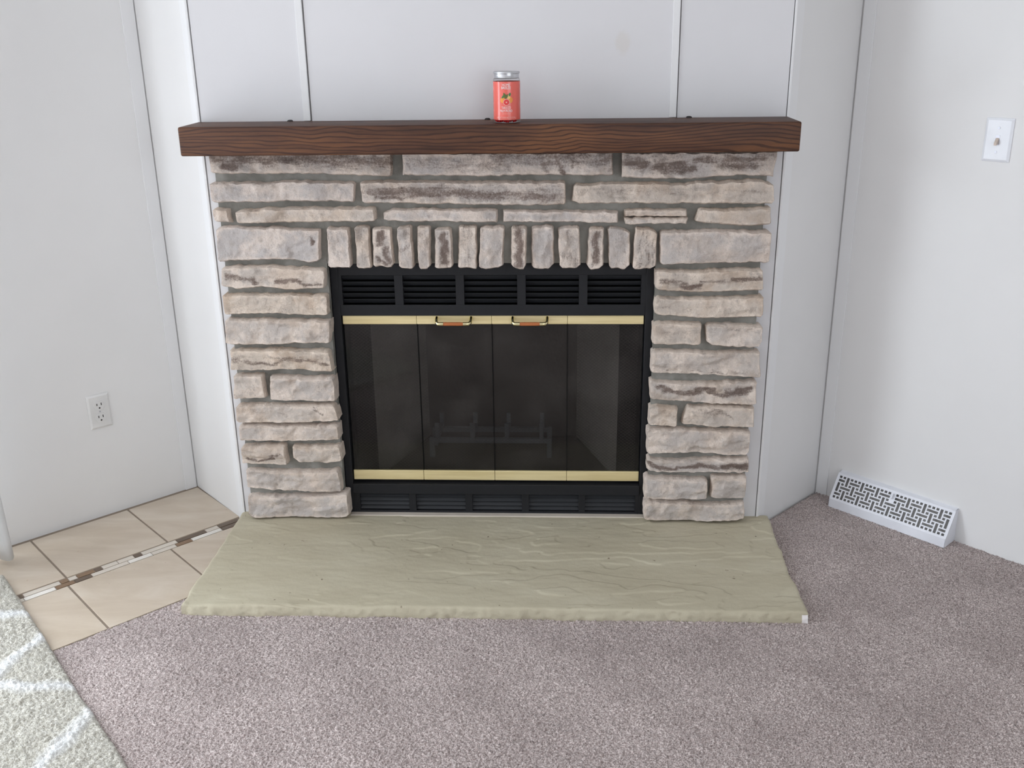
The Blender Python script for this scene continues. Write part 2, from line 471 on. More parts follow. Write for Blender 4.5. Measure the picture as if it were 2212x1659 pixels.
# chimney breast: a dark core, painted panels with open joints, battens and corner strips
XL, XR = -0.787, 0.7705
core = MB()
core.box(XL + 0.002, -0.474, 0.007, 0.06, -0.01, H).box(0.449, XR - 0.002, 0.007, 0.06, -0.01, H).box(-0.474, 0.449, 0.007, 0.06, 0.835, H)
wall_back = structure(core.build('wall_back', M['gap']), 'white panelled chimney breast wall above the fireplace')
for x0, x1, z0 in ((-0.7810, -0.490, -0.01), (0.4825, 0.7645, -0.01), (-0.4815, 0.4700, 0.835)):
    MB().box(x0, x1, 0.0, 0.0068, z0, H).build('wall_panel', M['panel'], wall_back, bevel=0.0008)
MB().box(-0.490, -0.476, 0.001, 0.0068, -0.01, 0.80).box(0.452, 0.4835, 0.001, 0.0068, -0.01, 0.80).build('wall_panel', M['panel'], wall_back)
def frame_of(a, c):
    U = (Vector(c) - Vector(a)); L = U.length; U = U / L
    V = Vector((U.y, -U.x, 0))
    if V.y > 0: V = -V
    return Vector(a), U, V, L
for side, a, c in (('left', (XL, 0, 0), CL), ('right', (XR, 0, 0), CR)):
    C, U, V, L = frame_of(a, c)
    ret = structure(fbx(C, U, V, 0.0, L + 0.01, -0.06, -0.0068, -0.01, H).build('wall_back_' + side, M['gap']),
                    'narrow white angled return wall on the %s side of the fireplace' % side)
    fbx(C, U, V, 0.030, L - 0.0030, -0.0068, 0.0, -0.01, H).build('wall_panel', M['wall'], ret, bevel=0.0008)
    sx = -1 if side == 'left' else 1
    t = MB().fbox(C, U, V, 0.0, 0.033, -0.006, 0.003, -0.01, H)
    x = a[0]; t.box(min(x + sx * 0.002, x - sx * 0.004), max(x + sx * 0.002, x - sx * 0.004), -0.0025, 0.0065, -0.01, H)
    structure(t.build('trim_1' if side == 'left' else 'trim_2', M['trim'], bevel=0.001), 'white corner strip on the %s edge of the chimney breast' % side)
# inside corner strips
structure(fbx(CL, UL, VL, 0.003, 0.041, -0.002, 0.004, -0.01, H).build('trim_3', M['trim'], bevel=0.001), 'white strip in the inside corner at the left wall')
structure(fbx(CR, UR, VR, 0.004, 0.041, -0.002, 0.004, -0.01, H).build('trim_4', M['trim'], bevel=0.001), 'white strip in the inside corner at the right wall')
structure(MB().box(-0.503, -0.4845, -0.0045, 0.006, 1.191, H).build('trim_5', M['trim'], bevel=0.0012), 'narrow vertical batten above the left part of the mantel')
structure(MB().box(0.462, 0.4800, -0.0045, 0.006, 1.191, H).build('trim_6', M['trim'], bevel=0.0012), 'narrow vertical batten above the right part of the mantel')

# ------------------------------------------------------------------ floor: carpet
def uvL(x, y):
    dx = x - CL.x; dy = y - CL.y
    return (-dx - dy) * R2, (dx - dy) * R2
def build_carpet():
    st = 0.0027
    xs = np.arange(-1.50, 1.80, st); ys = np.arange(-1.50, 0.27, st)
    X, Y = np.meshgrid(xs, ys); r = np.random.RandomState(3)
    X = X + (r.rand(*X.shape) - 0.5) * st * 0.7; Y = Y + (r.rand(*Y.shape) - 0.5) * st * 0.7
    Zc = (r.rand(*X.shape) - 0.5) * 0.0046 + (fbm(X * 200, Y * 200, 2, 1) - 0.5) * 0.003 + (fbm(X * 9, Y * 9, 3, 5) - 0.5) * 0.006
    u, v = uvL(X, Y)
    keep = (v > 0.637) & (X > -0.97 - (Y + 1.09) * 0.56 - 0.20) & (X < 1.11 + (Y + 1.05) * 0.45 + 0.22) & (Y > -1.30) & (X + Y < 1.245) & ~((X > -0.775) & (X < 0.78) & (Y > -0.495) & (Y < 0.02)) & ~((Y > 0.0) & (X < 0.79 + 0.94 * Y))
    ny, nx = X.shape
    kf = keep[:-1, :-1] & keep[1:, :-1] & keep[:-1, 1:] & keep[1:, 1:]
    idx = np.arange(ny * nx).reshape(ny, nx)
    q = np.stack([idx[:-1, :-1][kf], idx[:-1, 1:][kf], idx[1:, 1:][kf], idx[1:, :-1][kf]], 1)
    used = np.unique(q); mp = -np.ones(ny * nx, int); mp[used] = np.arange(len(used))
    P = np.stack([X.ravel(), Y.ravel(), Zc.ravel()], 1)[used]; q = mp[q]
    # the rest of the room, out of the picture, as plain carpet just below
    A = CL + UL * -1.45 + VL * -0.05; n = len(P)
    far = [CL + UL * -1.5 - VL * 0.05, CL + UL * 3.65 - VL * 0.05, CL + UL * 3.65 + VL * 5.15, CL + UL * -1.5 + VL * 5.15]
    P = np.concatenate([P, np.array([(p.x, p.y, -0.008) for p in far])]); q = np.concatenate([q, [[n, n + 1, n + 2, n + 3]]])
    me = bpy.data.meshes.new('floor')
    me.vertices.add(len(P)); me.vertices.foreach_set('co', P.astype(np.float32).ravel())
    me.loops.add(4 * len(q)); me.loops.foreach_set('vertex_index', q.astype(np.int32).ravel())
    me.polygons.add(len(q)); me.polygons.foreach_set('loop_start', np.arange(0, 4 * len(q), 4, dtype=np.int32))
    me.polygons.foreach_set('use_smooth', np.ones(len(q), bool))
    me.update(calc_edges=True); me.validate()
    return structure(link('floor', me, M['carpet']), 'mauve grey cut pile wall-to-wall carpet')
build_carpet()

# ------------------------------------------------------------------ floor: tiles along the left wall
def lpoly(name, pts, z0, z1, material, parent, bevel=0.0):
    w = [CL + UL * u + VL * v for u, v in pts]
    return MB().prism([(p.x, p.y) for p in w], 2, z0, z1).build(name, material, parent, bevel=bevel)
tile_floor = structure(lpoly('tile_floor', [(-0.02, 0.0), (1.6, 0.0), (1.6, 0.637), (-0.02, 0.637)], -0.007, -0.0022, M['grout'], None), 'beige ceramic tile strip along the left wall')
US = [0.004, 0.241, 0.534, 0.826, 1.118, 1.41]
for k in range(5):
    lpoly('tile', [(US[k] + 0.003, 0.016), (US[k + 1] - 0.003, 0.016), (US[k + 1] - 0.003, 0.304), (US[k] + 0.003, 0.304)], -0.006, 0.0, M['tile'], tile_floor, 0.0012)
    o = 0.012
    lpoly('tile', [(US[k] + 0.003 + o, 0.353), (US[k + 1] - 0.003 + o, 0.353), (US[k + 1] - 0.003 + o, 0.634), (US[k] + 0.003 + o, 0.634)], -0.006, 0.0, M['tile'], tile_floor, 0.0012)
def cu(x):   # measured joint positions along the mosaic border, turned into metres along the wall
    return float(np.interp(x / 4.096, [50, 143, 353, 500], [0.651, 0.532, 0.243, 0.028]))
row1 = [(2070, 'd'), (1885, 'l'), (1770, 'd'), (1512, 'l'), (1198, 'd'), (1130, 'l'), (990, 'l'), (857, 'd'), (793, 'b'), (650, 'l'), (580, 'b'), (510, 'l'), (200, 'd'), (165, 'l'), (-40, 'w'), (-300, 'd'), (-420, 'l'), (-700, None)]
row2 = [(2080, 'd'), (1883, 'w'), (1615, 'b'), (1478, 'l'), (1262, 'w'), (1058, 'l'), (747, 'd'), (608, 'b'), (447, 'w'), (185, 'l'), (-100, 'd'), (-300, 'w'), (-700, None)]
MM = {'d': M['mos_dark'], 'l': M['mos_light'], 'b': M['mos_brown'], 'w': M['mos_white']}
def cux(x):
    return cu(x) if 204 <= x <= 2048 else (cu(204) + (204 - x) * 0.00031 if x < 204 else cu(2048) - (x - 2048) * 0.00035)
for row, v0, v1 in ((row1, 0.3095, 0.3285), (row2, 0.3315, 0.3495)):
    for (xa, c), (xb, _) in zip(row, row[1:]):
        ua, ub = max(cux(xa), 0.006) + 0.001, cux(xb) - 0.001
        if ub - ua > 0.004: lpoly('mosaic_tile', [(ua, v0), (ub, v0), (ub, v1), (ua, v1)], -0.006, -0.0004, MM[c], tile_floor, 0.0008)

# ------------------------------------------------------------------ hearth slab
ZS = 0.028
def seg_d(X, Y, p, q):
    px, py = p; qx, qy = q; dx, dy = qx - px, qy - py; L2 = dx * dx + dy * dy
    t = np.clip(((X - px) * dx + (Y - py) * dy) / L2, 0, 1)
    return np.hypot(X - px - t * dx, Y - py - t * dy)
def build_slab():
    nx, ny, nf = 420, 180, 9
    u = np.linspace(0, 1, nx + 1); v = np.linspace(0, 1, ny + 1)
    UU, VV = np.meshgrid(u, v)
    xl = np.interp(v, [0, 1], [-0.791, -0.797]) + (fbm(v * 9, v * 0 + 3, 3, 2) - 0.5) * 0.010
    xr = np.interp(v, [0, 1], [0.800, 0.799]) + (fbm(v * 9, v * 0 + 8, 3, 4) - 0.5) * 0.012
    X = xl[:, None] * (1 - UU) + xr[:, None] * UU
    yf = -0.515 + (fbm(u * 30, u * 0, 3, 9) - 0.5) * 0.006
    Y = 0.004 * (1 - VV) + yf[None, :] * VV
    # cleft surface: shallow warped terraces with sharp little steps
    w = fbm(X * 3.0, Y * 8.0, 4, 11) * 6 + fbm(X * 14, Y * 26, 3, 13) * 0.7 + Y * 2.2
    fr = w - np.floor(w)
    step = np.floor(w) + np.clip(fr / 0.05, 0, 1)
    mask = np.clip((fbm(X * 4.0, Y * 6.0, 3, 17) - 0.40) * 5, 0, 1)
    Zt = ZS + (step - step.mean()) * 0.0021 * mask + (fbm(X * 25, Y * 60, 4, 19) - 0.5) * 0.0016 + (fbm(X * 3, Y * 5, 2, 21) - 0.5) * 0.003 * 0.6
    e = np.minimum(np.minimum((X - xl[:, None]), (xr[:, None] - X)), (Y - yf[None, :]))
    e = np.clip(e / 0.009, 0, 1); Zt = Zt - (1 - np.sqrt(1 - (1 - e) ** 2)) * 0.0035 * (0.6 + 0.8 * fbm(X * 40, Y * 40, 2, 23))
    rows = [np.stack([X, Y, Zt], -1)]
    # rough front face
    for k in range(1, nf + 1):
        t = k / nf
        x = X[-1]; z = Zt[-1] * (1 - t) + (-0.009) * t
        y = Y[-1] - 0.006 * math.sin(t * 2.2) - (fbm(x * 60, x * 0 + t * 3.0, 4, 29) - 0.5) * 0.006
        rows.append(np.stack([x, y, z], -1)[None])
    G = np.concatenate(rows, 0); R, Cn = G.shape[:2]
    vs = G.reshape(-1, 3); idx = np.arange(R * Cn).reshape(R, Cn)
    f = np.stack([idx[:-1, :-1], idx[1:, :-1], idx[1:, 1:], idx[:-1, 1:]], -1).reshape(-1, 4).tolist()
    # side skirts and back
    vs = vs.tolist(); base = len(vs)
    for c0 in (0, Cn - 1):
        b0 = len(vs)
        for i in range(R): x, y, z = G[i, c0]; vs.append([x, y, -0.009])
        for i in range(R - 1):
            q = [int(idx[i, c0]), int(idx[i + 1, c0]), b0 + i + 1, b0 + i]
            f.append(q if c0 else q[::-1])
    me = pydata('hearth_slab', vs, f, True)
    try: me.set_sharp_from_angle(angle=0.8)
    except Exception: pass
    me.materials.append(M['slab']); me.materials.append(M['print_white'])
    for p in me.polygons:
        c = p.center
        if c.x > 0.786 and c.y < -0.506 and c.z < 0.022: p.material_index = 1
    return me
hearth = tag(link('hearth_slab', build_slab()), 'flat beige sandstone hearth slab on the floor before the fireplace', 'hearth')
MB().box(-0.455, 0.432, -0.016, 0.006, ZS - 0.004, ZS + 0.0035).build('grout_line', M['mos_light'], hearth, bevel=0.002)

# ------------------------------------------------------------------ stone surround
STONES = [([(-760,1114),(-267,1112)],[(-758,1062),(-743,1058),(-624,1058),(-466,1056),(-349,1052),(-278,1049),(-270,1052)],0.85,0.45,0),
([(-239,1112),(315,1108)],[(-239,1052),(-114,1049),(-18,1049),(214,1050),(317,1047)],0.55,0.3,0),
([(340,1108),(743,1106)],[(340,1043),(406,1039),(521,1037),(597,1043),(654,1046),(733,1043)],0.8,0.4,0),
([(-763,1031),(-756,1034),(-666,1035),(-579,1035),(-547,1039),(-468,1037),(-376,1034),(-369,1029)],[(-759,988),(-754,984),(-632,983),(-512,984),(-380,980),(-377,984)],0.06,0.2,0),
([(-356,1034),(-350,1037),(-193,1036),(7,1034),(189,1034),(193,1029)],[(-353,983),(-348,979),(-117,976),(5,972),(59,970),(188,972),(193,976)],0.7,0.45,0),
([(213,1019),(219,1025),(311,1028),(407,1028),(484,1025),(560,1029),(674,1034),(727,1028),(737,1020)],[(210,982),(230,973),(331,975),(486,973),(640,971),(735,971),(741,980)],0.25,0.75,0),
([(-765,959),(-758,964),(-740,967),(-720,963)],[(-762,934),(-758,930),(-716,927)],0.05,0.5,0),
([(-698,956),(-692,959),(-633,966),(-513,967),(-323,967),(-320,965)],[(-698,931),(-692,926),(-517,930),(-357,929),(-323,931),(-318,934)],0.15,0.65,0),
([(-298,951),(-275,962),(-157,962),(5,960),(4,960),(10,957)],[(-297,937),(-285,931),(-182,927),(-119,929),(5,925),(5,923),(9,926)],0.12,0.3,0),
([(25,956),(332,953)],[(25,926),(137,925),(334,923)],0.15,0.3,0),
([(349,956),(409,958),(514,956)],[(350,938),(516,938)],0.12,0.6,0),
([(349,935),(518,936)],[(352,920),(515,920)],0.15,0.55,0),
([(545,955),(552,958),(640,958),(735,961)],[(537,927),(542,923),(604,916),(666,912),(732,916),(737,920)],0.1,0.75,0),
([(-762,907),(-756,913),(-741,917),(-598,914),(-482,908),(-474,904)],[(-762,830),(-756,821),(-647,825),(-566,823),(-518,817),(-489,819),(-481,825)],0.1,0.2,0),
([(-453,909),(-448,913),(-398,913),(-394,910)],[(-457,806),(-452,801),(-397,803),(-393,810)],0.05,0.25,1),
([(-377,913),(-373,916),(-342,917),(-339,913)],[(-380,806),(-375,800),(-343,799),(-338,803)],0.2,0.5,1),
([(-331,909),(-326,912),(-283,912),(-280,909)],[(-333,812),(-327,805),(-284,801),(-275,812)],0.8,0.5,1),
([(-261,911),(-256,915),(-227,916),(-223,912)],[(-262,805),(-256,799),(-226,798),(-221,804)],0.35,0.35,1),
([(-208,911),(-202,914),(-175,914),(-172,910)],[(-208,810),(-203,800),(-185,797),(-176,808)],0.3,0.4,1),
([(-160,905),(-153,909),(-121,910),(-115,904)],[(-163,805),(-158,801),(-121,800),(-115,806)],0.75,0.5,1),
([(-96,911),(-91,914),(-50,915),(-47,912)],[(-101,805),(-97,800),(-51,798),(-48,803)],0.35,0.55,1),
([(-36,911),(-31,915),(25,915),(28,910)],[(-42,806),(-37,800),(-23,798),(11,800),(24,809)],0.2,0.35,1),
([(48,909),(52,913),(84,914),(89,910)],[(46,809),(51,802),(79,797),(87,809)],0.75,0.5,1),
([(100,910),(105,914),(155,914),(160,909)],[(101,804),(107,797),(149,796),(162,811)],0.12,0.3,1),
([(172,905),(184,914),(223,914),(229,908)],[(178,811),(186,801),(224,800),(235,810)],0.4,0.5,1),
([(255,904),(259,909),(290,910),(295,905)],[(251,810),(262,795),(284,797),(296,808)],0.7,0.5,1),
([(307,905),(313,910),(356,905),(367,895)],[(311,806),(317,798),(353,796),(367,806)],0.15,0.35,1),
([(379,905),(383,908),(415,909),(430,903),(438,892)],[(375,802),(379,797),(422,798),(437,805)],0.3,0.6,1),
([(446,894),(452,899),(566,902),(644,901),(733,897),(740,893)],[(447,816),(453,809),(571,811),(689,813),(733,812),(741,817)],0.1,0.35,0),
([(-758,801),(-752,805),(-649,807),(-527,802),(-469,797),(-467,793)],[(-761,753),(-756,748),(-709,742),(-663,749),(-573,742),(-477,744),(-471,746)],0.6,0.6,0),
([(-764,721),(-757,725),(-657,728),(-534,726),(-470,724),(-467,720)],[(-763,673),(-758,669),(-621,671),(-475,666),(-468,671)],0.15,0.9,0),
([(-765,647),(-752,655),(-632,654),(-518,652),(-467,652),(-462,649)],[(-767,589),(-760,584),(-715,584),(-639,582),(-562,586),(-478,584),(-470,588)],0.05,0.5,0),
([(-761,560),(-754,563),(-679,564),(-621,568),(-564,564),(-479,563),(-473,558)],[(-759,510),(-753,505),(-646,504),(-569,506),(-473,499),(-465,504)],0.55,0.95,0),
([(-758,485),(-750,490),(-676,492),(-671,489)],[(-763,420),(-757,415),(-674,418),(-668,422)],0.05,0.6,0),
([(-651,482),(-644,486),(-571,484),(-470,483),(-464,480)],[(-655,418),(-649,413),(-577,411),(-472,409),(-465,413)],0.08,0.4,0),
([(-760,389),(-747,398),(-656,399),(-578,399),(-472,399),(-466,394)],[(-763,350),(-755,342),(-622,344),(-563,343),(-464,349),(-459,354)],0.2,0.6,0),
([(-757,330),(-749,334),(-623,335),(-505,336),(-469,338),(-463,335)],[(-756,290),(-751,286),(-628,283),(-469,289),(-463,293)],0.06,0.45,0),
([(-755,263),(-748,269),(-632,273),(-626,270)],[(-761,217),(-754,211),(-630,207),(-624,211)],0.5,0.6,0),
([(-604,269),(-597,271),(-550,267),(-468,272),(-461,269)],[(-605,237),(-598,230),(-586,217),(-553,220),(-506,214),(-466,221),(-459,227)],0.12,0.65,0),
([(-754,188),(-744,191),(-636,186),(-516,189),(-476,192),(-470,188)],[(-755,136),(-749,131),(-642,123),(-561,124),(-477,120),(-468,125)],0.05,0.4,0),
([(-755,102),(-747,106),(-684,105),(-563,108),(-481,114),(-457,117),(-451,113)],[(-760,44),(-749,32),(-671,31),(-609,36),(-548,33),(-487,31),(-463,33),(-450,45)],0.1,0.3,0),
([(438,788),(446,793),(533,791),(651,795),(721,796),(726,792)],[(438,745),(446,738),(536,730),(615,732),(725,738),(731,742)],0.6,0.8,0),
([(438,712),(445,716),(537,714),(656,716),(730,718),(735,713)],[(439,672),(447,666),(539,660),(659,658),(728,663),(734,667)],0.15,0.8,0),
([(436,640),(443,644),(518,645),(562,643),(568,639)],[(436,586),(443,580),(521,579),(564,578),(571,585)],0.1,0.7,0),
([(579,636),(586,641),(665,641),(729,635),(737,630)],[(585,591),(600,580),(706,575),(726,577),(735,597)],0.15,0.5,0),
([(435,558),(442,563),(522,563),(596,559),(729,560),(735,556)],[(435,502),(442,497),(562,494),(674,489),(732,485),(739,489)],0.08,0.55,0),
([(433,471),(441,475),(526,468),(601,470),(724,474),(732,469)],[(435,420),(443,415),(528,413),(642,404),(726,405),(734,410)],0.85,0.5,0),
([(433,392),(440,396),(508,394),(514,391)],[(434,344),(442,339),(507,335),(513,340)],0.1,0.7,0),
([(529,367),(544,397),(642,400),(721,395),(730,391)],[(527,346),(539,340),(608,338),(684,336),(731,336)],0.3,0.7,0),
([(429,324),(436,329),(544,328),(608,326),(717,325),(724,320)],[(432,255),(441,250),(516,255),(612,253),(690,245),(716,248),(725,258)],0.05,0.45,0),
([(432,229),(440,233),(537,229),(613,236),(721,238),(726,234)],[(432,200),(441,194),(538,193),(654,191),(724,190),(728,193)],0.9,0.45,0),
([(427,170),(434,175),(539,173),(601,173),(611,166)],[(428,113),(435,108),(542,106),(608,106),(613,110)],0.08,0.35,0),
([(620,177),(626,181),(717,181),(722,177)],[(621,114),(628,109),(718,109),(723,113)],0.06,0.4,0),
([(428,91),(439,97),(543,96),(621,88),(715,95),(722,91)],[(429,42),(439,35),(585,32),(663,35),(720,39),(726,44)],0.1,0.4,0)]
surround = tag(empty('fireplace_surround', (0, 0, ZS)), 'pale ledge stone fireplace surround with grey mortar joints under the wooden mantel', 'fireplace')
ZT = 1.118
def poly_at(pts, n):
    p = np.array(pts, float) / 1000; d = np.r_[0, np.cumsum(np.hypot(*np.diff(p, axis=0).T))]; s = np.linspace(0, d[-1], n)
    # keep corner points sharp enough by mapping on x fraction
    return np.stack([np.interp(s, d, p[:, 0]), np.interp(s, d, p[:, 1])], 1)
STROKES = {   # brown marks per stone: (u0, v0, u1, v1, half width, strength), u along, v up
    0: [(0.0, 0.85, 0.35, 0.65, 0.38, 0.8), (0.09, 0.45, 0.14, 0.35, 0.22, 1.0), (0.3, 0.75, 1.0, 0.62, 0.38, 0.75), (0.5, 0.45, 0.85, 0.4, 0.2, 0.55)],
    1: [(0.03, 0.55, 0.5, 0.5, 0.4, 0.42), (0.45, 0.85, 1.0, 0.65, 0.4, 0.62), (0.66, 0.9, 0.68, 0.3, 0.16, 0.7), (0.74, 0.9, 0.76, 0.1, 0.14, 0.85), (0.82, 0.9, 0.8, 0.3, 0.1, 0.7)],
    2: [(0.02, 0.75, 0.98, 0.7, 0.5, 0.35), (0.03, 0.65, 0.14, 0.55, 0.28, 0.9), (0.22, 0.5, 0.45, 0.45, 0.3, 0.8), (0.48, 0.75, 0.92, 0.72, 0.2, 0.75), (0.66, 0.55, 0.86, 0.42, 0.26, 0.75)],
    3: [(0.1, 0.9, 0.6, 0.95, 0.06, 0.2)],
    4: [(0.02, 0.55, 0.98, 0.45, 0.5, 0.35), (0.05, 0.6, 0.3, 0.5, 0.24, 0.85), (0.08, 0.3, 0.2, 0.25, 0.12, 0.8), (0.3, 0.55, 0.62, 0.45, 0.26, 0.8), (0.62, 0.45, 0.94, 0.35, 0.24, 0.75), (0.85, 0.75, 0.95, 0.5, 0.1, 0.6)],
    5: [(0.05, 0.7, 0.5, 0.55, 0.2, 0.3), (0.5, 0.6, 0.95, 0.5, 0.2, 0.25)],
    13: [(0.9, 0.72, 0.92, 0.6, 0.07, 0.9)],
    15: [(0.5, 0.9, 0.5, 0.1, 0.4, 0.25)],
    16: [(0.45, 0.88, 0.4, 0.6, 0.20, 1.0), (0.6, 0.45, 0.72, 0.1, 0.18, 0.95), (0.2, 0.2, 0.5, 0.06, 0.14, 0.85)],
    17: [(0.2, 0.45, 0.75, 0.55, 0.2, 0.55), (0.5, 0.9, 0.8, 0.75, 0.12, 0.3)], 18: [(0.5, 0.9, 0.45, 0.3, 0.3, 0.35)],
    19: [(0.5, 0.85, 0.5, 0.15, 0.26, 1.0)], 20: [(0.5, 0.9, 0.6, 0.2, 0.35, 0.35)], 21: [(0.8, 0.9, 0.85, 0.2, 0.12, 0.3)],
    22: [(0.5, 0.92, 0.5, 0.12, 0.30, 1.0)], 24: [(0.3, 0.35, 0.8, 0.2, 0.3, 0.45), (0.4, 0.85, 0.6, 0.75, 0.2, 0.4)],
    25: [(0.5, 0.85, 0.5, 0.2, 0.26, 0.9)], 26: [(0.7, 0.5, 0.8, 0.4, 0.1, 0.35)], 27: [(0.3, 0.9, 0.25, 0.1, 0.08, 0.5), (0.6, 0.9, 0.55, 0.1, 0.08, 0.5), (0.85, 0.8, 0.8, 0.1, 0.08, 0.45)],
    29: [(0.06, 0.5, 0.32, 0.42, 0.14, 0.85), (0.3, 0.42, 0.36, 0.2, 0.1, 0.8), (0.54, 0.35, 0.74, 0.5, 0.12, 0.85), (0.74, 0.5, 0.82, 0.3, 0.12, 0.85), (0.82, 0.28, 0.95, 0.22, 0.12, 0.95)],
    30: [(0.1, 0.4, 0.9, 0.3, 0.3, 0.2)],
    32: [(0.0, 0.55, 0.33, 0.35, 0.12, 0.7), (0.33, 0.3, 0.7, 0.55, 0.11, 0.7), (0.7, 0.5, 0.95, 0.4, 0.10, 0.7), (0.05, 0.65, 0.9, 0.6, 0.08, 0.4)],
    34: [(0.76, 0.65, 0.78, 0.25, 0.10, 0.35)], 35: [(0.78, 0.8, 0.84, 0.5, 0.10, 0.7), (0.1, 0.7, 0.5, 0.5, 0.1, 0.3)],
    37: [(0.14, 0.36, 0.4, 0.22, 0.09, 1.0), (0.4, 0.22, 0.72, 0.42, 0.09, 1.0), (0.7, 0.5, 0.95, 0.55, 0.06, 0.8)],
    40: [(0.0, 0.2, 0.06, 0.05, 0.1, 0.7)],
    41: [(0.04, 0.5, 0.28, 0.42, 0.13, 0.75), (0.24, 0.25, 0.42, 0.3, 0.12, 0.95), (0.42, 0.5, 0.72, 0.52, 0.1, 0.5), (0.72, 0.6, 0.98, 0.68, 0.13, 0.85)],
    42: [(0.1, 0.5, 0.9, 0.4, 0.3, 0.22)], 43: [(0.2, 0.5, 0.8, 0.4, 0.3, 0.25)], 44: [(0.3, 0.9, 0.9, 0.8, 0.12, 0.3)],
    45: [(0.02, 0.18, 0.9, 0.14, 0.03, 0.5)],
    46: [(0.08, 0.72, 0.22, 0.55, 0.14, 0.9), (0.26, 0.5, 0.36, 0.48, 0.15, 1.0), (0.36, 0.55, 0.6, 0.66, 0.14, 0.9), (0.55, 0.5, 0.74, 0.42, 0.12, 0.85), (0.72, 0.5, 0.94, 0.68, 0.15, 0.95)],
    48: [(0.3, 0.85, 0.62, 0.7, 0.12, 0.55), (0.62, 0.7, 0.72, 0.35, 0.07, 0.6)],
    50: [(0.02, 0.7, 0.12, 0.45, 0.2, 1.0), (0.12, 0.4, 0.3, 0.3, 0.18, 0.9), (0.3, 0.5, 0.5, 0.45, 0.2, 0.9), (0.5, 0.6, 0.7, 0.4, 0.2, 0.95), (0.74, 0.5, 0.96, 0.5, 0.28, 1.0)],
}
def smooth2(a, n):
    for _ in range(n):
        p = np.pad(a, 1, mode='edge'); a = (p[:-2, 1:-1] + p[2:, 1:-1] + p[1:-1, :-2] + p[1:-1, 2:] + 2 * p[1:-1, 1:-1]) / 6
    return a
def build_stone(k, top, bot, stain, tint, up):
    w = max(p[0] for p in top) - min(p[0] for p in top); h = np.mean([p[1] for p in top]) - np.mean([p[1] for p in bot])
    n = max(10, int(w / 3.6)) + 1; m = max(10, int(h / 3.6)) + 1
    T = poly_at(top, n); B = poly_at(bot, n)
    s = k * 1.37
    x1 = np.linspace(0, 1, n)
    T[:, 1] += (fbm(T[:, 0] * 60, x1 * 0, 3, s) - 0.5) * 0.008; B[:, 1] += (fbm(B[:, 0] * 60, x1 * 0 + 5, 3, s + 1) - 0.5) * 0.006
    T[:, 1] = np.minimum(T[:, 1], ZT - 0.0005); B[:, 1] = np.maximum(B[:, 1], ZS + 0.004 if B[:, 1].min() < 0.06 else B[:, 1])
    v = np.linspace(0, 1, m)[:, None, None]
    G = B[None] * (1 - v) + T[None] * v
    X = G[..., 0]; Zz = G[..., 1]
    X = X + (fbm(Zz * 50, X * 8, 2, s + 2) - 0.5) * 0.004
    wx = w / 1000; hz = h / 1000
    ex = np.minimum(np.linspace(0, 1, n), 1 - np.linspace(0, 1, n))[None] * wx; ez = np.minimum(v[..., 0], 1 - v[..., 0]) * hz
    r = 0.0048
    cx = np.clip(1 - ex / r, 0, 1); cz = np.clip(1 - ez / r, 0, 1); e = np.clip(np.sqrt(cx ** 2 + cz ** 2), 0, 1)
    drop = (1 - np.sqrt(1 - e ** 2)) * 0.010
    fx, fz = (14, 30) if not up else (30, 14)
    rel = (fbm(X * fx, Zz * fz, 5, s + 3, 0.55) - 0.5)
    # split faces: a few tilted fracture planes with small steps between them
    rs = np.random.RandomState(100 + k); ns = max(3, int(wx * hz / 0.0024))
    qx = X + (fbm(X * 45, Zz * 45, 3, s + 6) - 0.5) * 0.030; qz = Zz + (fbm(X * 45, Zz * 45, 3, s + 8) - 0.5) * 0.022
    best = np.full(X.shape, 9.0); facet = np.zeros(X.shape)
    for _ in range(ns):
        sx = X.min() + rs.rand() * wx; sz = Zz.min() + rs.rand() * hz; ax, az, a0 = rs.normal(0, 0.11), rs.normal(0, 0.16), rs.normal(0, 0.0022)
        dd = np.hypot((qx - sx) * (0.55 if not up else 1.2), (qz - sz) * (1.2 if not up else 0.55)); tk = dd < best
        best = np.where(tk, dd, best); facet = np.where(tk, a0 + ax * (X - sx) + az * (Zz - sz), facet)
    facet = smooth2(np.clip(facet, -0.005, 0.005), 2)
    Yf = -0.046 - (k * 37 % 10) * 0.0009 + rel * 0.014 + facet * 0.9 + (fbm(X * 120, Zz * 120, 3, s + 9) - 0.5) * 0.004 + drop
    # marks
    Ug = np.linspace(0, 1, n)[None] * wx + 0 * X; Vg = v[..., 0] * hz + 0 * X; sm = np.zeros(X.shape)
    if up: sm = sm + 0.20
    wq = 0.35 * min(wx, hz); Uw = Ug + (fbm(X * 30, Zz * 60, 3, s + 11) - 0.5) * wq; Vw = Vg + (fbm(X * 30, Zz * 60, 3, s + 13) - 0.5) * wq
    for u0, v0, u1, v1, hw, a in STROKES.get(k, []):
        hw = hw * min(wx, hz); d = seg_d(Uw, Vw, (u0 * wx, v0 * hz), (u1 * wx + 1e-6, v1 * hz))
        sm = np.maximum(sm, a * np.clip(1.35 - d / hw, 0, 1))
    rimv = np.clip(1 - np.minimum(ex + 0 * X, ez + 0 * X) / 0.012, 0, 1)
    vs = np.stack([X, Yf, Zz], -1).reshape(-1, 3).tolist(); idx = np.arange(n * m).reshape(m, n)
    f = np.stack([idx[:-1, :-1], idx[:-1, 1:], idx[1:, 1:], idx[1:, :-1]], -1).reshape(-1, 4).tolist()
    ring = list(idx[0, :]) + list(idx[1:, -1]) + list(idx[-1, -2::-1]) + list(idx[-2:0:-1, 0])
    b0 = len(vs); yb = -0.0006
    for i in ring: vs.append([vs[i][0], yb, vs[i][2]])
    L = len(ring)
    for i in range(L): f.append([int(ring[i]), b0 + i, b0 + (i + 1) % L, int(ring[(i + 1) % L])])
    me = pydata('stone', vs, f, True)
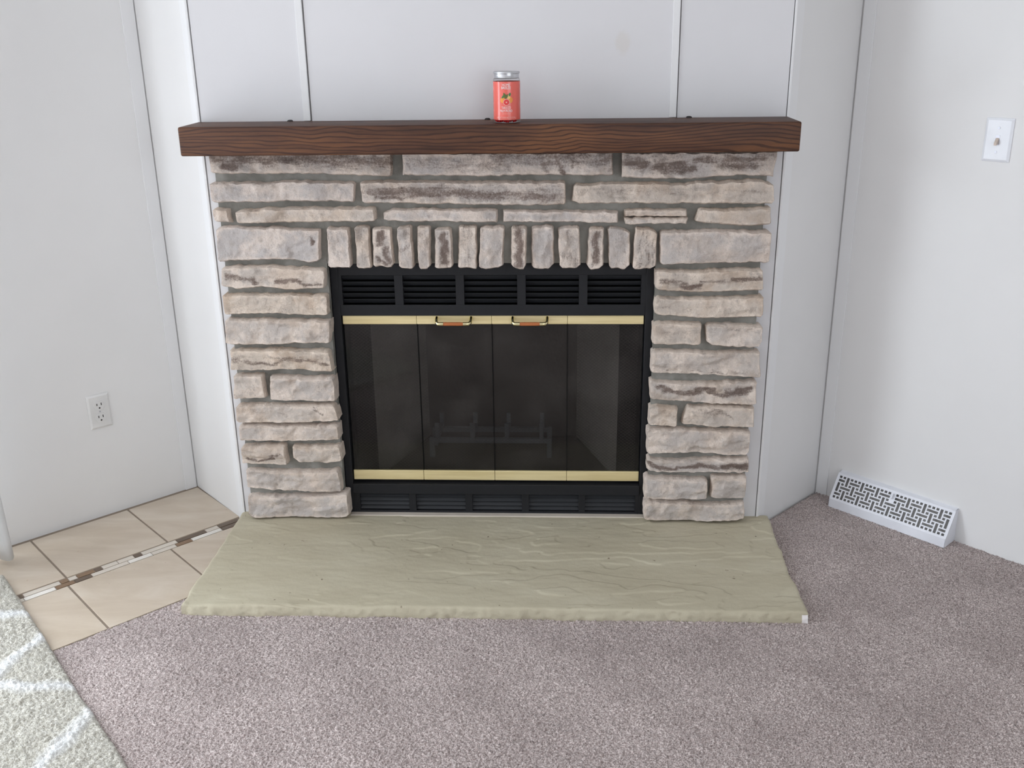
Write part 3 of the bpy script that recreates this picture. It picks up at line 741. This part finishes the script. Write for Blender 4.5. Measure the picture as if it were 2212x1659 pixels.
    try: me.set_sharp_from_angle(angle=0.75)
    except Exception: pass
    o = link('stone', me, M['stone'], surround); o.location = (0, 0, -ZS)
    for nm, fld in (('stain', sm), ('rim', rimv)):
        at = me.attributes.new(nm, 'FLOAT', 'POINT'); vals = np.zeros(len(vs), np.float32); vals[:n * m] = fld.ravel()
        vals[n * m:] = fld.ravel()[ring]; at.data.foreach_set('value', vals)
    o['tint'] = float(tint); o['upright'] = float(up); o['seed'] = float(k % 7) * 1.3
    return o
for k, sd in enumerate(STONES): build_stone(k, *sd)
def build_mortar():
    # inverted U with a slightly uneven front
    vs = []; f = []
    def patch(x0, x1, z0, z1):
        nx = max(2, int((x1 - x0) / 0.008)); nz = max(2, int((z1 - z0) / 0.008)); b0 = len(vs)
        for j in range(nz + 1):
            for i in range(nx + 1):
                x = x0 + (x1 - x0) * i / nx; z = z0 + (z1 - z0) * j / nz
                vs.append([x, float(-0.020 + (fbm(x * 40, z * 40, 3, 41) - 0.5) * 0.008), z])
        for j in range(nz):
            for i in range(nx):
                a = b0 + j * (nx + 1) + i; f.append([a, a + 1, a + nx + 2, a + nx + 1])
        for a, c in (((x0, z0), (x1, z0)), ((x1, z0), (x1, z1)), ((x1, z1), (x0, z1)), ((x0, z1), (x0, z0))):
            k = len(vs); vs.extend([[a[0], -0.018, a[1]], [c[0], -0.018, c[1]], [c[0], -0.0006, c[1]], [a[0], -0.0006, a[1]]]); f.append([k, k + 3, k + 2, k + 1])
    patch(-0.752, -0.466, ZS + 0.001, ZT - 0.001); patch(0.440, 0.722, ZS + 0.001, ZT - 0.001); patch(-0.466, 0.440, 0.8085, ZT - 0.001)
    o = link('mortar', pydata('mortar', vs, f, True), M['mortar'], surround); o.location = (0, 0, -ZS)
build_mortar()

# ------------------------------------------------------------------ mantel
def build_mantel():
    o = MB().box(-0.790, 0.771, -0.154, -0.001, ZT, 1.1905).build('mantel_shelf', M['oak'], None, bevel=0.0045, smooth=True, seg=3)
    tag(o, 'dark stained oak mantel beam above the stone fireplace', 'mantel')
    for x in (-0.537, -0.013, 0.512):
        MB().lathe([(0.0001, 0.0045), (0.004, 0.0042), (0.0065, 0.003), (0.008, 0.001), (0.008, -0.001)], (x, -0.013, 1.1905), 14).build('screw_cap', M['slot'], o, smooth=True)
    return o
mantel = build_mantel()

# ------------------------------------------------------------------ fireplace insert
ins = tag(empty('fireplace_insert', (0, 0, ZS)), 'black steel fireplace insert with brass trimmed glass bifold doors', 'fireplace insert')
def part(mb, name, mat, parent=None, **kw):
    o = mb.build(name, mat, parent or ins, **kw)
    if parent is None: o.location = (0, 0, -ZS)
    return o
YF = 0.004
b = MB()
b.box(-0.466, -0.4435, YF, 0.083, ZS + 0.002, 0.830).box(0.4175, 0.4400, YF, 0.083, ZS + 0.002, 0.830)
b.box(-0.4435, 0.4175, YF, 0.03, 0.652, 0.684).box(-0.4435, 0.4175, YF, 0.03, 0.7685, 0.830)
b.box(-0.4435, 0.4175, YF - 0.006, 0.04, 0.096, 0.128)
b.box(-0.4435, 0.4175, YF, 0.03, ZS + 0.002, ZS + 0.008)
part(b, 'frame', M['black'], bevel=0.0015)
part(MB().box(-0.4435, 0.4175, 0.050, 0.055, 0.66, 0.79), 'vent_shade_sheet', M['void'])  # near-black sheet, its colour stands in for shade behind the upper louvres
part(MB().box(-0.4435, 0.4175, 0.050, 0.055, ZS + 0.003, 0.10), 'vent_shade_sheet', M['void'])  # same dark colour for the shade behind the lower louvres
def grid_plate(xs, zs, holes, y0, y1):
    bm = MB(); nx, nz = len(xs), len(zs)
    for y in (y0, y1):
        for z in zs:
            for x in xs: bm.v.append((x, y, z))
    I = lambda i, j, s: s * nx * nz + j * nx + i
    solid = lambda i, j: 0 <= i < nx - 1 and 0 <= j < nz - 1 and (i, j) not in holes
    for i in range(nx - 1):
        for j in range(nz - 1):
            if not solid(i, j): continue
            for s in (0, 1): bm.f.append((I(i, j, s), I(i + 1, j, s), I(i + 1, j + 1, s), I(i, j + 1, s)))
            for (di, dj, p, q) in ((-1, 0, (0, 0), (0, 1)), (1, 0, (1, 0), (1, 1)), (0, -1, (0, 0), (1, 0)), (0, 1, (0, 1), (1, 1))):
                if not solid(i + di, j + dj):
                    a, c = (i + p[0], j + p[1]), (i + q[0], j + q[1]); bm.f.append((I(*a, 0), I(*c, 0), I(*c, 1), I(*a, 1)))
    return bm
def louvre(x0s, w, z0, z1, n, tilt, posts, pmat):
    xs = [v for p_ in posts for v in p_]; zs = [z0 - 0.003, z0, z1, z1 + 0.003]
    lv = part(grid_plate(xs, zs, {(2 * i + 1, 1) for i in range(5)}, YF + 0.001, YF + 0.02), 'louvre', pmat)
    first = None
    p = (z1 - z0) / n
    for x in x0s:
        for k in range(n):
            z = z0 + p * (k + 0.5)
            c, s = math.cos(tilt), math.sin(tilt); hw = p * 0.50
            poly = [(-hw * c - 0.0008 * s, -hw * s + 0.0008 * c), (hw * c - 0.0008 * s, hw * s + 0.0008 * c), (hw * c + 0.0008 * s, hw * s - 0.0008 * c), (-hw * c + 0.0008 * s, -hw * s - 0.0008 * c)]
            if first is None:
                first = MB().prism(poly, 0, 0.0, w).build('slat', M['black2'], lv)
                o = first
            else:
                o = link('slat', first.data, None, lv)
            o.location = (x, YF + 0.012, z)
    return lv
tops = [-0.435, -0.2625, -0.090, 0.0825, 0.255]
louvre(tops, 0.149, 0.684, 0.7685, 5, math.radians(-48), [(-0.4435, -0.435)] + [(tops[i] + 0.149, tops[i + 1]) for i in range(4)] + [(0.404, 0.4175)], M['black'])
bots = [-0.426, -0.255, -0.084, 0.087, 0.256]
louvre(bots, 0.150, ZS + 0.010, 0.093, 4, math.radians(50), [(-0.4435, -0.426)] + [(bots[i] + 0.150, bots[i + 1]) for i in range(4)] + [(0.406, 0.4175)], M['black'])
# four bifold doors
DX = [-0.4415, -0.2285, -0.0145, 0.2005, 0.4155]
for k in range(4):
    x0, x1 = DX[k] + 0.0004, DX[k + 1] - 0.0004
    d = part(MB().box(x0, x0 + 0.0009, 0.019, 0.027, 0.138, 0.65).box(x1 - 0.0009, x1, 0.019, 0.027, 0.138, 0.65), 'door', M['void'])
    MB().box(x0 + 0.0009, x1 - 0.0009, 0.0210, 0.0250, 0.150, 0.64).build('glass_pane', M['glass'], d)
    MB().box(x0, x1, 0.012, 0.020, 0.6245, 0.6500).build('brass_rail', M['brass'], d, bevel=0.0015)
    MB().box(x0, x1, 0.012, 0.020, 0.1365, 0.1675).build('brass_rail', M['brass'], d, bevel=0.0015)
    if k in (1, 2):
        xc = -0.122 if k == 1 else 0.094; zc = 0.6325
        for s in (-1, 1):
            xe = xc + s * 0.049
            pts = [(xe, 0.014, zc + 0.011), (xe, 0.002, zc + 0.008), (xe - s * 0.001, -0.008, zc + 0.003), (xe - s * 0.006, -0.0125, zc), (xe - s * 0.014, -0.013, zc), (xe - s * 0.021, -0.013, zc)]
            MB().tube(pts, [0.0055, 0.0045, 0.0048, 0.0052, 0.0054, 0.0054], 12).build('handle_bracket', M['polished_brass'], d, smooth=True)
        MB().tube([(xc - 0.029, -0.013, zc), (xc - 0.02, -0.013, zc), (xc + 0.02, -0.013, zc), (xc + 0.029, -0.013, zc)], [0.0048, 0.0053, 0.0053, 0.0048], 12).build('handle_grip', M['handle_wood'], d, smooth=True)
# sooty chamber: angled side walls, back, floor and ceiling, each one wall
FY, BY = 0.085, 0.43
fl, fr_, bl, br_ = -0.377, 0.352, -0.262, 0.237
def quadwall(a, c, z0, z1, t=0.02):
    a = Vector((*a, 0)); c = Vector((*c, 0)); n = Vector(((c - a).y, -(c - a).x, 0)).normalized() * t
    return MB().add([(*a.xy, z0), (*c.xy, z0), (*(c + n).xy, z0), (*(a + n).xy, z0), (*a.xy, z1), (*c.xy, z1), (*(c + n).xy, z1), (*(a + n).xy, z1)], BOXF)
part(quadwall((fr_, FY), (br_, BY), 0.10, 0.66), 'chamber_side', M['daylit_panel'])
part(quadwall((bl, BY), (fl, FY), 0.10, 0.66), 'chamber_side', M['daylit_panel'])
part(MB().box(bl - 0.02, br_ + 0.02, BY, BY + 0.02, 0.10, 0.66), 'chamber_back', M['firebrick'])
part(MB().box(-0.45, 0.425, 0.032, BY, 0.085, 0.108), 'chamber_floor', M['firebrick'])
part(MB().box(-0.45, 0.425, 0.032, BY, 0.655, 0.67), 'chamber_top', M['void'])
part(MB().box(-0.4435, fl, FY - 0.004, FY + 0.02, 0.10, 0.66), 'chamber_flange', M['black'])
part(MB().box(fr_, 0.4175, FY - 0.004, FY + 0.02, 0.10, 0.66), 'chamber_flange', M['black'])
# spark screen of crossing wires behind the doors
def build_screen():
    b = MB(); x0, x1, z0, z1 = -0.43, 0.405, 0.112, 0.648; p = 0.0095; w = 0.00035
    def clip(c, s):   # line z = s*x + c inside the rectangle
        pts = []
        for x in (x0, x1):
            z = s * x + c
            if z0 <= z <= z1: pts.append((x, z))
        for z in (z0, z1):
            x = (z - c) / s
            if x0 < x < x1: pts.append((x, z))
        return sorted(pts)[:1] + sorted(pts)[-1:] if len(pts) >= 2 else None
    for s, y in ((0.8, 0.052), (-0.8, 0.0530)):
        cs = np.arange(-0.6, 1.3, p)
        for c in cs:
            pr = clip(c, s)
            if pr:
                (ax, az), (bx, bz) = pr
                b.add([(ax, y, az - w), (bx, y, bz - w), (bx, y, bz + w), (ax, y, az + w), (ax, y + 0.0006, az), (bx, y + 0.0006, bz)],
                      [(0, 1, 2, 3), (3, 2, 5, 4), (1, 0, 4, 5)])
    o = part(b, 'spark_screen', M['screen']); o['kind'] = 'stuff'
build_screen()

# grate standing in the chamber
def build_grate():
    g = tag(empty('fire_grate', (-0.045, 0.28, 0.108)), 'grey iron fire grate standing behind the glass doors', 'grate')
    def gp(mb, name):
        o = mb.build(name, M['grate'], g, bevel=0.001); o.location = -g.location
    for x in (-0.212, -0.100, 0.011, 0.122):
        b = MB(); w = 0.007
        prof = [(0.232, 0.232), (0.238, 0.232), (0.248, 0.186), (0.36, 0.182), (0.366, 0.215), (0.372, 0.215), (0.368, 0.168), (0.245, 0.172)]
        b.prism(prof, 0, x - w, x + w); gp(b, 'grate_bar')
    for y in (0.252, 0.345): gp(MB().box(-0.240, 0.155, y - 0.007, y + 0.007, 0.158, 0.174), 'cross_bar')
    for x in (-0.232, 0.147):
        for y in (0.252, 0.345): gp(MB().box(x - 0.008, x + 0.008, y - 0.007, y + 0.007, 0.108, 0.160), 'leg')
build_grate()

# ------------------------------------------------------------------ rug at the lower left
def build_rug():
    # along the rug edge seen in the picture: A (near the wall) to B (towards the viewer)
    A = np.array([-1.362, -0.345]); B = np.array([-0.440, -1.38]); e = (B - A) / np.hypot(*(B - A)); L = float(np.hypot(*(B - A)))
    nrm = np.array([e[1], -e[0]]);  nrm = nrm if nrm[0] < 0 else -nrm
    st = 0.0032; W = 0.75
    s = np.arange(0, L, st); t = np.arange(0, W, st)
    S, T = np.meshgrid(s, t); r = np.random.RandomState(5)
    wob = (fbm(S * 9, S * 0, 2, 61) - 0.5) * 0.007
    X = A[0] + e[0] * S + nrm[0] * (T + wob * np.exp(-T * 6)); Y = A[1] + e[1] * S + nrm[1] * (T + wob * np.exp(-T * 6))
    hgt = 0.014 + (r.rand(*S.shape) - 0.5) * 0.006 + (fbm(X * 90, Y * 90, 2, 63) - 0.5) * 0.004 + (fbm(S * 30, T * 8, 3, 65) - 0.5) * 0.006
    edge = np.minimum(np.minimum(T, S), L - S); hgt = hgt * np.clip(0.15 + np.sqrt(np.clip(edge / 0.014, 0, 1)), 0, 1)
    hgt = np.where(edge <= 1e-9, -0.004, hgt)
    # woven white zigzag lines
    segs = [((-1.40, -0.575), (-1.165, -0.545)), ((-1.095, -0.632), (-1.150, -0.885)), ((-1.22, -0.845), (-0.915, -0.838)),
            ((-0.842, -0.915), (-0.880, -1.12)), ((-0.880, -1.12), (-0.62, -1.22)), ((-1.15, -0.885), (-1.42, -0.96)), ((-1.40, -1.12), (-0.88, -1.13)), ((-1.40, -0.575), (-1.52, -0.78))]
    d = np.full(X.shape, 9.0)
    wx = X + (fbm(X * 18, Y * 18, 2, 71) - 0.5) * 0.03; wy = Y + (fbm(X * 18, Y * 18, 2, 73) - 0.5) * 0.03
    for p, q in segs: d = np.minimum(d, seg_d(wx, wy, p, q))
    line = np.clip((0.024 - d) / 0.020, 0, 1) * np.clip(0.45 + 1.1 * fbm(X * 40, Y * 40, 3, 77), 0, 1)
    hgt = hgt + line * 0.004
    ny, nx = S.shape; idx = np.arange(ny * nx).reshape(ny, nx)
    q = np.stack([idx[:-1, :-1], idx[:-1, 1:], idx[1:, 1:], idx[1:, :-1]], -1).reshape(-1, 4)
    P = np.stack([X, Y, hgt], -1).reshape(-1, 3)
    me = bpy.data.meshes.new('area_rug')
    me.vertices.add(len(P)); me.vertices.foreach_set('co', P.astype(np.float32).ravel())
    me.loops.add(4 * len(q)); me.loops.foreach_set('vertex_index', q.astype(np.int32).ravel())
    me.polygons.add(len(q)); me.polygons.foreach_set('loop_start', np.arange(0, 4 * len(q), 4, dtype=np.int32))
    me.polygons.foreach_set('use_smooth', np.ones(len(q), bool))
    at = me.attributes.new('line', 'FLOAT', 'POINT'); at.data.foreach_set('value', line.astype(np.float32).ravel())
    me.update(calc_edges=True); me.validate()
    m = me
    n = np.zeros(3 * len(q), np.float32); me.polygons.foreach_get('normal', n)
    if n[2::3].mean() < 0: me.flip_normals()
    return tag(link('area_rug', me, M['rug']), 'thick cream rug with white zigzag lines lying over the tiles and carpet', 'rug')
build_rug()

# ------------------------------------------------------------------ curtain at the door
def build_curtain():
    nu, nz = 90, 40; vs = []; f = []
    for j in range(nz + 1):
        t = j / nz; z = 0.022 + t * 2.12
        for i in range(nu + 1):
            s = i / nu; u = 0.622 + s * 0.42
            fold = 0.028 * math.sin(s * 2 * math.pi * 5 + 0.9 + 0.5 * math.sin(t * 3)) * (0.75 + 0.25 * (1 - t))
            v = 0.105 + fold + 0.012 * (1 - t) ** 6 * math.sin(s * 40)
            if j == 0: v -= 0.004
            p = CL + UL * (u - 0.008 * (1 - t) ** 8) + VL * v; vs.append((p.x, p.y, z))
    for j in range(nz):
        for i in range(nu):
            a = j * (nu + 1) + i; f.append((a, a + 1, a + nu + 2, a + nu + 1))
    root = tag(empty('curtain', CL + UL * 0.84 + VL * 0.105), 'white cloth curtain hanging to the floor at the edge of the left wall', 'curtain')
    o = link('drape', pydata('drape', vs, f, True), M['cloth'], root); o.location = -root.location
    sm = o.modifiers.new('thick', 'SOLIDIFY'); sm.thickness = 0.003
    r = MB().tube([CL + UL * 0.60 + VL * 0.105 + Z * 2.155, CL + UL * 3.3 + VL * 0.105 + Z * 2.155], 0.012, 14).build('rod', M['trim'], root, smooth=True); r.location = -root.location
    for u in (0.66, 1.95, 3.25):
        r = MB().tube([CL + UL * u + Z * 2.155, CL + UL * u + VL * 0.105 + Z * 2.155], 0.008, 10).build('rod_bracket', M['trim'], root, smooth=True); r.location = -root.location
build_curtain()

# ------------------------------------------------------------------ outlet and switch
def plate(mb, C, U, V, u0, u1, z0, z1, t=0.006, bev=0.006):
    o = [(u0, z0), (u1, z0), (u1, z1), (u0, z1)]; i = [(u0 + bev, z0 + bev), (u1 - bev, z0 + bev), (u1 - bev, z1 - bev), (u0 + bev, z1 - bev)]
    P = lambda q, v: C + U * q[0] + V * v + Z * q[1]
    mb.add([P(q, 0.0) for q in o] + [P(q, t * 0.35) for q in o] + [P(q, t) for q in i],
           [(0, 1, 5, 4), (1, 2, 6, 5), (2, 3, 7, 6), (3, 0, 4, 7), (4, 5, 9, 8), (5, 6, 10, 9), (6, 7, 11, 10), (7, 4, 8, 11), (8, 9, 10, 11), (3, 2, 1, 0)])
    return mb
def disc(C, U, V, u, z, r, v0, v1, seg=24, flat=None):
    pts = []
    for k in range(seg):
        a = 2 * math.pi * k / seg; x, y = r * math.cos(a), r * math.sin(a)
        if flat: y = max(-flat, min(flat, y))
        pts.append((x, y))
    b = MB()
    vs = [C + U * (u + x) + V * v0 + Z * (z + y) for x, y in pts] + [C + U * (u + x) + V * v1 + Z * (z + y) for x, y in pts]
    return b.add(vs, [tuple(range(seg))[::-1], tuple(range(seg, 2 * seg))] + [(i, (i + 1) % seg, seg + (i + 1) % seg, seg + i) for i in range(seg)])
def build_outlet():
    u0 = float(uvL(-1.192, 0.079)[0]); uc = u0 + 0.034; zc = 0.339
    root = tag(empty('wall_outlet', CL + UL * uc + Z * zc), 'off-white double electrical outlet on the left wall above the tiles', 'outlet')
    def add(mb, name, mat, **kw):
        o = mb.build(name, mat, root, **kw); o.location = -root.location; return o
    add(plate(MB(), CL, UL, VL, uc - 0.034, uc + 0.034, zc - 0.054, zc + 0.054), 'cover_plate', M['outlet'], bevel=0.0008)
    for dz in (0.0195, -0.0195):
        fc = add(disc(CL, UL, VL, uc, zc + dz, 0.0165, 0.004, 0.0078, 28, 0.0140), 'receptacle', M['outlet'], bevel=0.0006)
        for du, hh in ((-0.0065, 0.0040), (0.0065, 0.0034)):
            MB().fbox(CL, UL, VL, uc + du - 0.0013, uc + du + 0.0013, 0.006, 0.0081, zc + dz + 0.004 - hh, zc + dz + 0.004 + hh).build('slot', M['slot'], fc)
        disc(CL, UL, VL, uc, zc + dz - 0.0075, 0.0026, 0.006, 0.0081, 14).build('ground_hole', M['slot'], fc)
    add(disc(CL, UL, VL, uc, zc, 0.0025, 0.005, 0.0069, 14), 'screw', M['screw'])
build_outlet()
def build_switch():
    d = Vector((1.2925, -0.0545, 0)) - CR; uc = d.dot(UR); zc = 1.132
    root = tag(empty('light_switch', CR + UR * uc + Z * zc), 'white toggle light switch on the right wall', 'light switch')
    def add(mb, name, mat, **kw):
        o = mb.build(name, mat, root, **kw); o.location = -root.location; return o
    add(plate(MB(), CR, UR, VR, uc - 0.035, uc + 0.035, zc - 0.0545, zc + 0.0545), 'cover_plate', M['plastic'], bevel=0.0008)
    add(MB().fbox(CR, UR, VR, uc - 0.0052, uc + 0.0052, 0.004, 0.0066, zc - 0.012, zc + 0.012), 'toggle_slot', M['screw'])
    b = MB(); P = lambda u, v, z: CR + UR * (uc + u) + VR * v + Z * (zc + z)
    b.add([P(-0.004, 0.005, -0.009), P(0.004, 0.005, -0.009), P(0.004, 0.005, 0.007), P(-0.004, 0.005, 0.007),
           P(-0.0033, 0.017, -0.013), P(0.0033, 0.017, -0.013), P(0.0033, 0.018, -0.006), P(-0.0033, 0.018, -0.006)], BOXF)
    add(b, 'toggle', M['toggle'], bevel=0.0008)
    for dz in (0.030, -0.030): add(disc(CR, UR, VR, uc, zc + dz, 0.0032, 0.005, 0.0070, 14), 'screw', M['screw'])
build_switch()

# ------------------------------------------------------------------ baseboard register
def build_register():
    o0 = (Vector((1.019, 0.134, 0)) - CR).dot(UR); o1 = (Vector((1.277, -0.122, 0)) - CR).dot(UR); o1 += 0.006
    root = tag(empty('floor_register', CR + UR * (o0 + o1) / 2 + Z * 0.0), 'white metal baseboard heat register with punched basket weave grille', 'register')
    prof = [(0.064, 0.0), (0.061, 0.026), (0.017, 0.100), (0.0, 0.104)]   # out from the wall, up
    P = lambda u, v, z: CR + UR * u + VR * v + Z * z
    def add(mb, name, mat, **kw):
        o = mb.build(name, mat, root, **kw); o.location = -root.location; return o
    # lip, top ledge and end caps
    b = MB(); t = 0.0015
    def strip(b, p, q):
        b.add([P(o0, *p), P(o1, *p), P(o1, *q), P(o0, *q), P(o0, p[0] - t, p[1]), P(o1, p[0] - t, p[1]), P(o1, q[0] - t, q[1]), P(o0, q[0] - t, q[1])], BOXF)
    strip(b, prof[0], prof[1]); strip(b, prof[2], prof[3])
    for u in (o0, o1):
        v = [P(u, 0.0, 0.0)] + [P(u, *q) for q in prof]; w = [P(u + (t if u == o0 else -t), 0.0, 0.0)] + [P(u + (t if u == o0 else -t), *q) for q in prof]
        n = 5; b.add(v + w, [tuple(range(n)), tuple(range(n, 2 * n))[::-1]] + [(i, (i + 1) % n, n + (i + 1) % n, n + i) for i in range(n)])
    add(b, 'housing', M['vent'], bevel=0.0)
    # punched grille: unit lattice of 29 x 7, six cells a unit
    NC, NR, K = 29, 7, 6
    PD = 3; solid = np.ones((NR * K + 2 * PD, NC * K + 2 * PD), bool)
    def cut(j0, i0, j1, i1): solid[int(round(i0 * K)) + PD:int(round(i1 * K)) + PD, int(round(j0 * K)) + PD:int(round(j1 * K)) + PD] = False
    a, c = 1 / 6, 5 / 6
    for j in range(NC):
        for i in range(NR):
            m4 = j % 4
            if i in (0, 6) and m4 != 2: cut(j + a, i + a, j + c, i + c)
            if i in (2, 4) and m4 in (1, 3): cut(j + a, i + a, j + c, i + c)
        if j % 4 == 2:
            if j != 14: cut(j + a, 0 + a, j + c, 2 + c)
            cut(j + a, 4 + a, j + c, 6 + c)
        if j % 4 == 0:
            cut(j + a, 2 + a, j + c, 4 + c)
            for i in (1, 5): cut(max(j - 1, 0) + a, i + a, min(j + 1, NC - 1) + c, i + c)
        if j % 4 == 2: cut(j - 1 + a, 3 + a, j + 1 + c, 3 + c)
    p, q = Vector((prof[1][0], prof[1][1])), Vector((prof[2][0], prof[2][1]))
    nr, nc = solid.shape; vs = []; f = []
    for i in range(nr + 1):
        w = q.lerp(p, i / nr)
        for j in range(nc + 1):
            vs.append(P(o0 + (o1 - o0) * j / nc, w.x, w.y))
    for i in range(nr):
        for j in range(nc):
            if solid[i, j]:
                a0 = i * (nc + 1) + j; f.append((a0, a0 + nc + 1, a0 + nc + 2, a0 + 1))
    g = add(MB().add(vs, f), 'grille', M['vent']); s = g.modifiers.new('sheet', 'SOLIDIFY'); s.thickness = 0.0012; s.offset = 0
    b = MB(); b.add([P(o0 + t, 0.046, 0.024), P(o1 - t, 0.046, 0.024), P(o1 - t, 0.006, 0.094), P(o0 + t, 0.006, 0.094)], [(0, 1, 2, 3)])
    add(b, 'damper', M['vent_in'])
    u = o0 + (o1 - o0) * 0.5; b = MB()
    b.add([P(u - 0.002, 0.026, 0.078), P(u + 0.002, 0.026, 0.078), P(u + 0.002, 0.020, 0.092), P(u - 0.002, 0.020, 0.092),
           P(u - 0.002, 0.040, 0.082), P(u + 0.002, 0.040, 0.082), P(u + 0.002, 0.030, 0.096), P(u - 0.002, 0.030, 0.096)], BOXF)
    add(b, 'damper_lever', M['vent'], bevel=0.0006)
build_register()

# ------------------------------------------------------------------ jar of scented beads on the mantel
def build_jar():
    cx, cy, cz = 0.0425, -0.100, 1.1905; R = 0.0338
    root = tag(empty('air_freshener_jar', (cx, cy, cz)), 'clear plastic jar with coral label and silver lid on the mantel', 'jar')
    def add(mb, name, mat, **kw):
        o = mb.build(name, mat, root, **kw); o.location = -root.location; return o
    add(MB().lathe([(0.0001, 0.0008), (R - 0.004, 0.0008), (R - 0.001, 0.002), (R, 0.005), (R, 0.1045), (R - 0.002, 0.108), (R - 0.003, 0.110)], (cx, cy, cz), 64), 'jar_body', M['clear'], smooth=True)
    add(MB().lathe([(0.0001, 0.1222), (R - 0.006, 0.1222), (R - 0.0045, 0.1242), (R - 0.0015, 0.1242), (R - 0.0006, 0.1230), (R - 0.0006, 0.1195), (R - 0.0022, 0.1185), (R - 0.0022, 0.1100), (R - 0.0012, 0.1088), (R - 0.0030, 0.1075)], (cx, cy, cz), 64), 'lid', M['tin'], smooth=True)
    lab = add(MB().lathe([(R + 0.0003, 0.0085), (R + 0.0003, 0.1005)], (cx, cy, cz), 64), 'paper_label', M['label_red'], smooth=True)
    Rl = R + 0.0006
    def bend(pts, d=0.0): return [(cx + (Rl + d) * math.sin(x / Rl), cy - (Rl + d) * math.cos(x / Rl), cz + y) for x, y in pts]
    def text(s, y, width, height, mat, x=0.0):
        cu_ = bpy.data.curves.new('t', 'FONT'); cu_.body = s; cu_.align_x = 'CENTER'; cu_.align_y = 'CENTER'; cu_.size = 1.0; cu_.resolution_u = 3
        to = bpy.data.objects.new('t', cu_); col.objects.link(to)
        bpy.context.view_layer.update(); dg = bpy.context.evaluated_depsgraph_get()
        me = bpy.data.meshes.new_from_object(to.evaluated_get(dg)); bpy.data.objects.remove(to)
        co = np.zeros(3 * len(me.vertices), np.float32); me.vertices.foreach_get('co', co); co = co.reshape(-1, 3)
        w = np.ptp(co[:, 0]); h = np.ptp(co[:, 1]); mid = (co.max(0) + co.min(0)) / 2
        X = (co[:, 0] - mid[0]) / w * width + x; Y = (co[:, 1] - mid[1]) / h * height + y
        me.vertices.foreach_set('co', np.array(bend(list(zip(X, Y)), 0.0002), np.float32).ravel()); me.update()
        me.materials.clear()
        o = link('label_lettering', me, mat, lab)
    text('HOME', 0.0930, 0.0195, 0.0060, M['print_white'])
    text('BREEZE', 0.0860, 0.0235, 0.0060, M['print_white'])
    text('TAROCCO', 0.0382, 0.0225, 0.0062, M['print_white'])
    text('PALM FROND', 0.0308, 0.0310, 0.0062, M['print_white'])
    text('SCENTED BEADS', 0.0236, 0.0200, 0.0022, M['print_pink'])
    text('NET WT. POIDS NET 9 OZ 255 g', 0.0138, 0.0500, 0.0050, M['print_pink'])
    def blob(name, x, y, rx, ry, mat, d, rot=0.0, point=0.0):
        pts = []
        for k in range(28):
            a = 2 * math.pi * k / 28; px = rx * math.cos(a); py = ry * math.sin(a) * (1 - point * abs(math.cos(a)))
            pts.append((x + px * math.cos(rot) - py * math.sin(rot), y + px * math.sin(rot) + py * math.cos(rot)))
        v = bend([(x, y)] + pts, d); me = pydata(name, v, [(0, 1 + k, 1 + (k + 1) % 28) for k in range(28)])
        link(name, me, mat, lab)
    # fruit and leaf picture
    blob('printed_fruit', -0.0090, 0.0565, 0.0062, 0.0068, M['print_orange'], 0.0002)
    blob('printed_fruit', 0.0105, 0.0570, 0.0062, 0.0075, M['print_orange'], 0.0002)
    blob('printed_blossom', 0.0060, 0.0640, 0.0045, 0.0050, M['print_yellow'], 0.0003)
    blob('printed_leaf', -0.0030, 0.0670, 0.0080, 0.0040, M['print_olive'], 0.0004, 2.0, 0.5)
    blob('printed_leaf', -0.0070, 0.0650, 0.0060, 0.0030, M['print_green'], 0.0004, 0.7, 0.5)
    blob('printed_leaf', 0.0010, 0.0655, 0.0065, 0.0036, M['print_olive'], 0.0004, 1.0, 0.5)
    blob('printed_leaf', 0.0090, 0.0700, 0.0045, 0.0030, M['print_green'], 0.0004, 1.2, 0.4)
    blob('printed_citrus', 0.0008, 0.0515, 0.0082, 0.0082, M['print_pink'], 0.0006)
    blob('printed_citrus', 0.0008, 0.0515, 0.0070, 0.0070, M['print_red'], 0.0008)
    blob('printed_citrus', 0.0008, 0.0515, 0.0016, 0.0016, M['print_pink'], 0.0010)
    # gel beads
    b = MB(); r = np.random.RandomState(9)
    for k in range(260):
        a = r.rand() * 2 * math.pi; rad = math.sqrt(r.rand()) * (R - 0.006); z = 0.0045 + (r.rand() ** 1.5) * 0.045
        c = Vector((cx + rad * math.cos(a), cy + rad * math.sin(a), cz + z)); s = 0.0032
        n0 = [Vector(q) for q in ((1, 0, 0), (-1, 0, 0), (0, 1, 0), (0, -1, 0), (0, 0, 1), (0, 0, -1))]
        fs = [(0, 2, 4), (2, 1, 4), (1, 3, 4), (3, 0, 4), (2, 0, 5), (1, 2, 5), (3, 1, 5), (0, 3, 5)]
        # one subdivision of an octahedron
        vs = list(n0); cache = {}; ff = []
        def midp(i, j):
            key = (min(i, j), max(i, j))
            if key not in cache: vs.append(((vs[i] + vs[j]) / 2).normalized()); cache[key] = len(vs) - 1
            return cache[key]
        for i, j, l in fs:
            m1, m2, m3 = midp(i, j), midp(j, l), midp(l, i); ff += [(i, m1, m3), (m1, j, m2), (m3, m2, l), (m1, m2, m3)]
        b.add([c + v * s for v in vs], ff)
    o = add(b, 'gel_beads', M['bead'], smooth=True); o['kind'] = 'stuff'
build_jar()
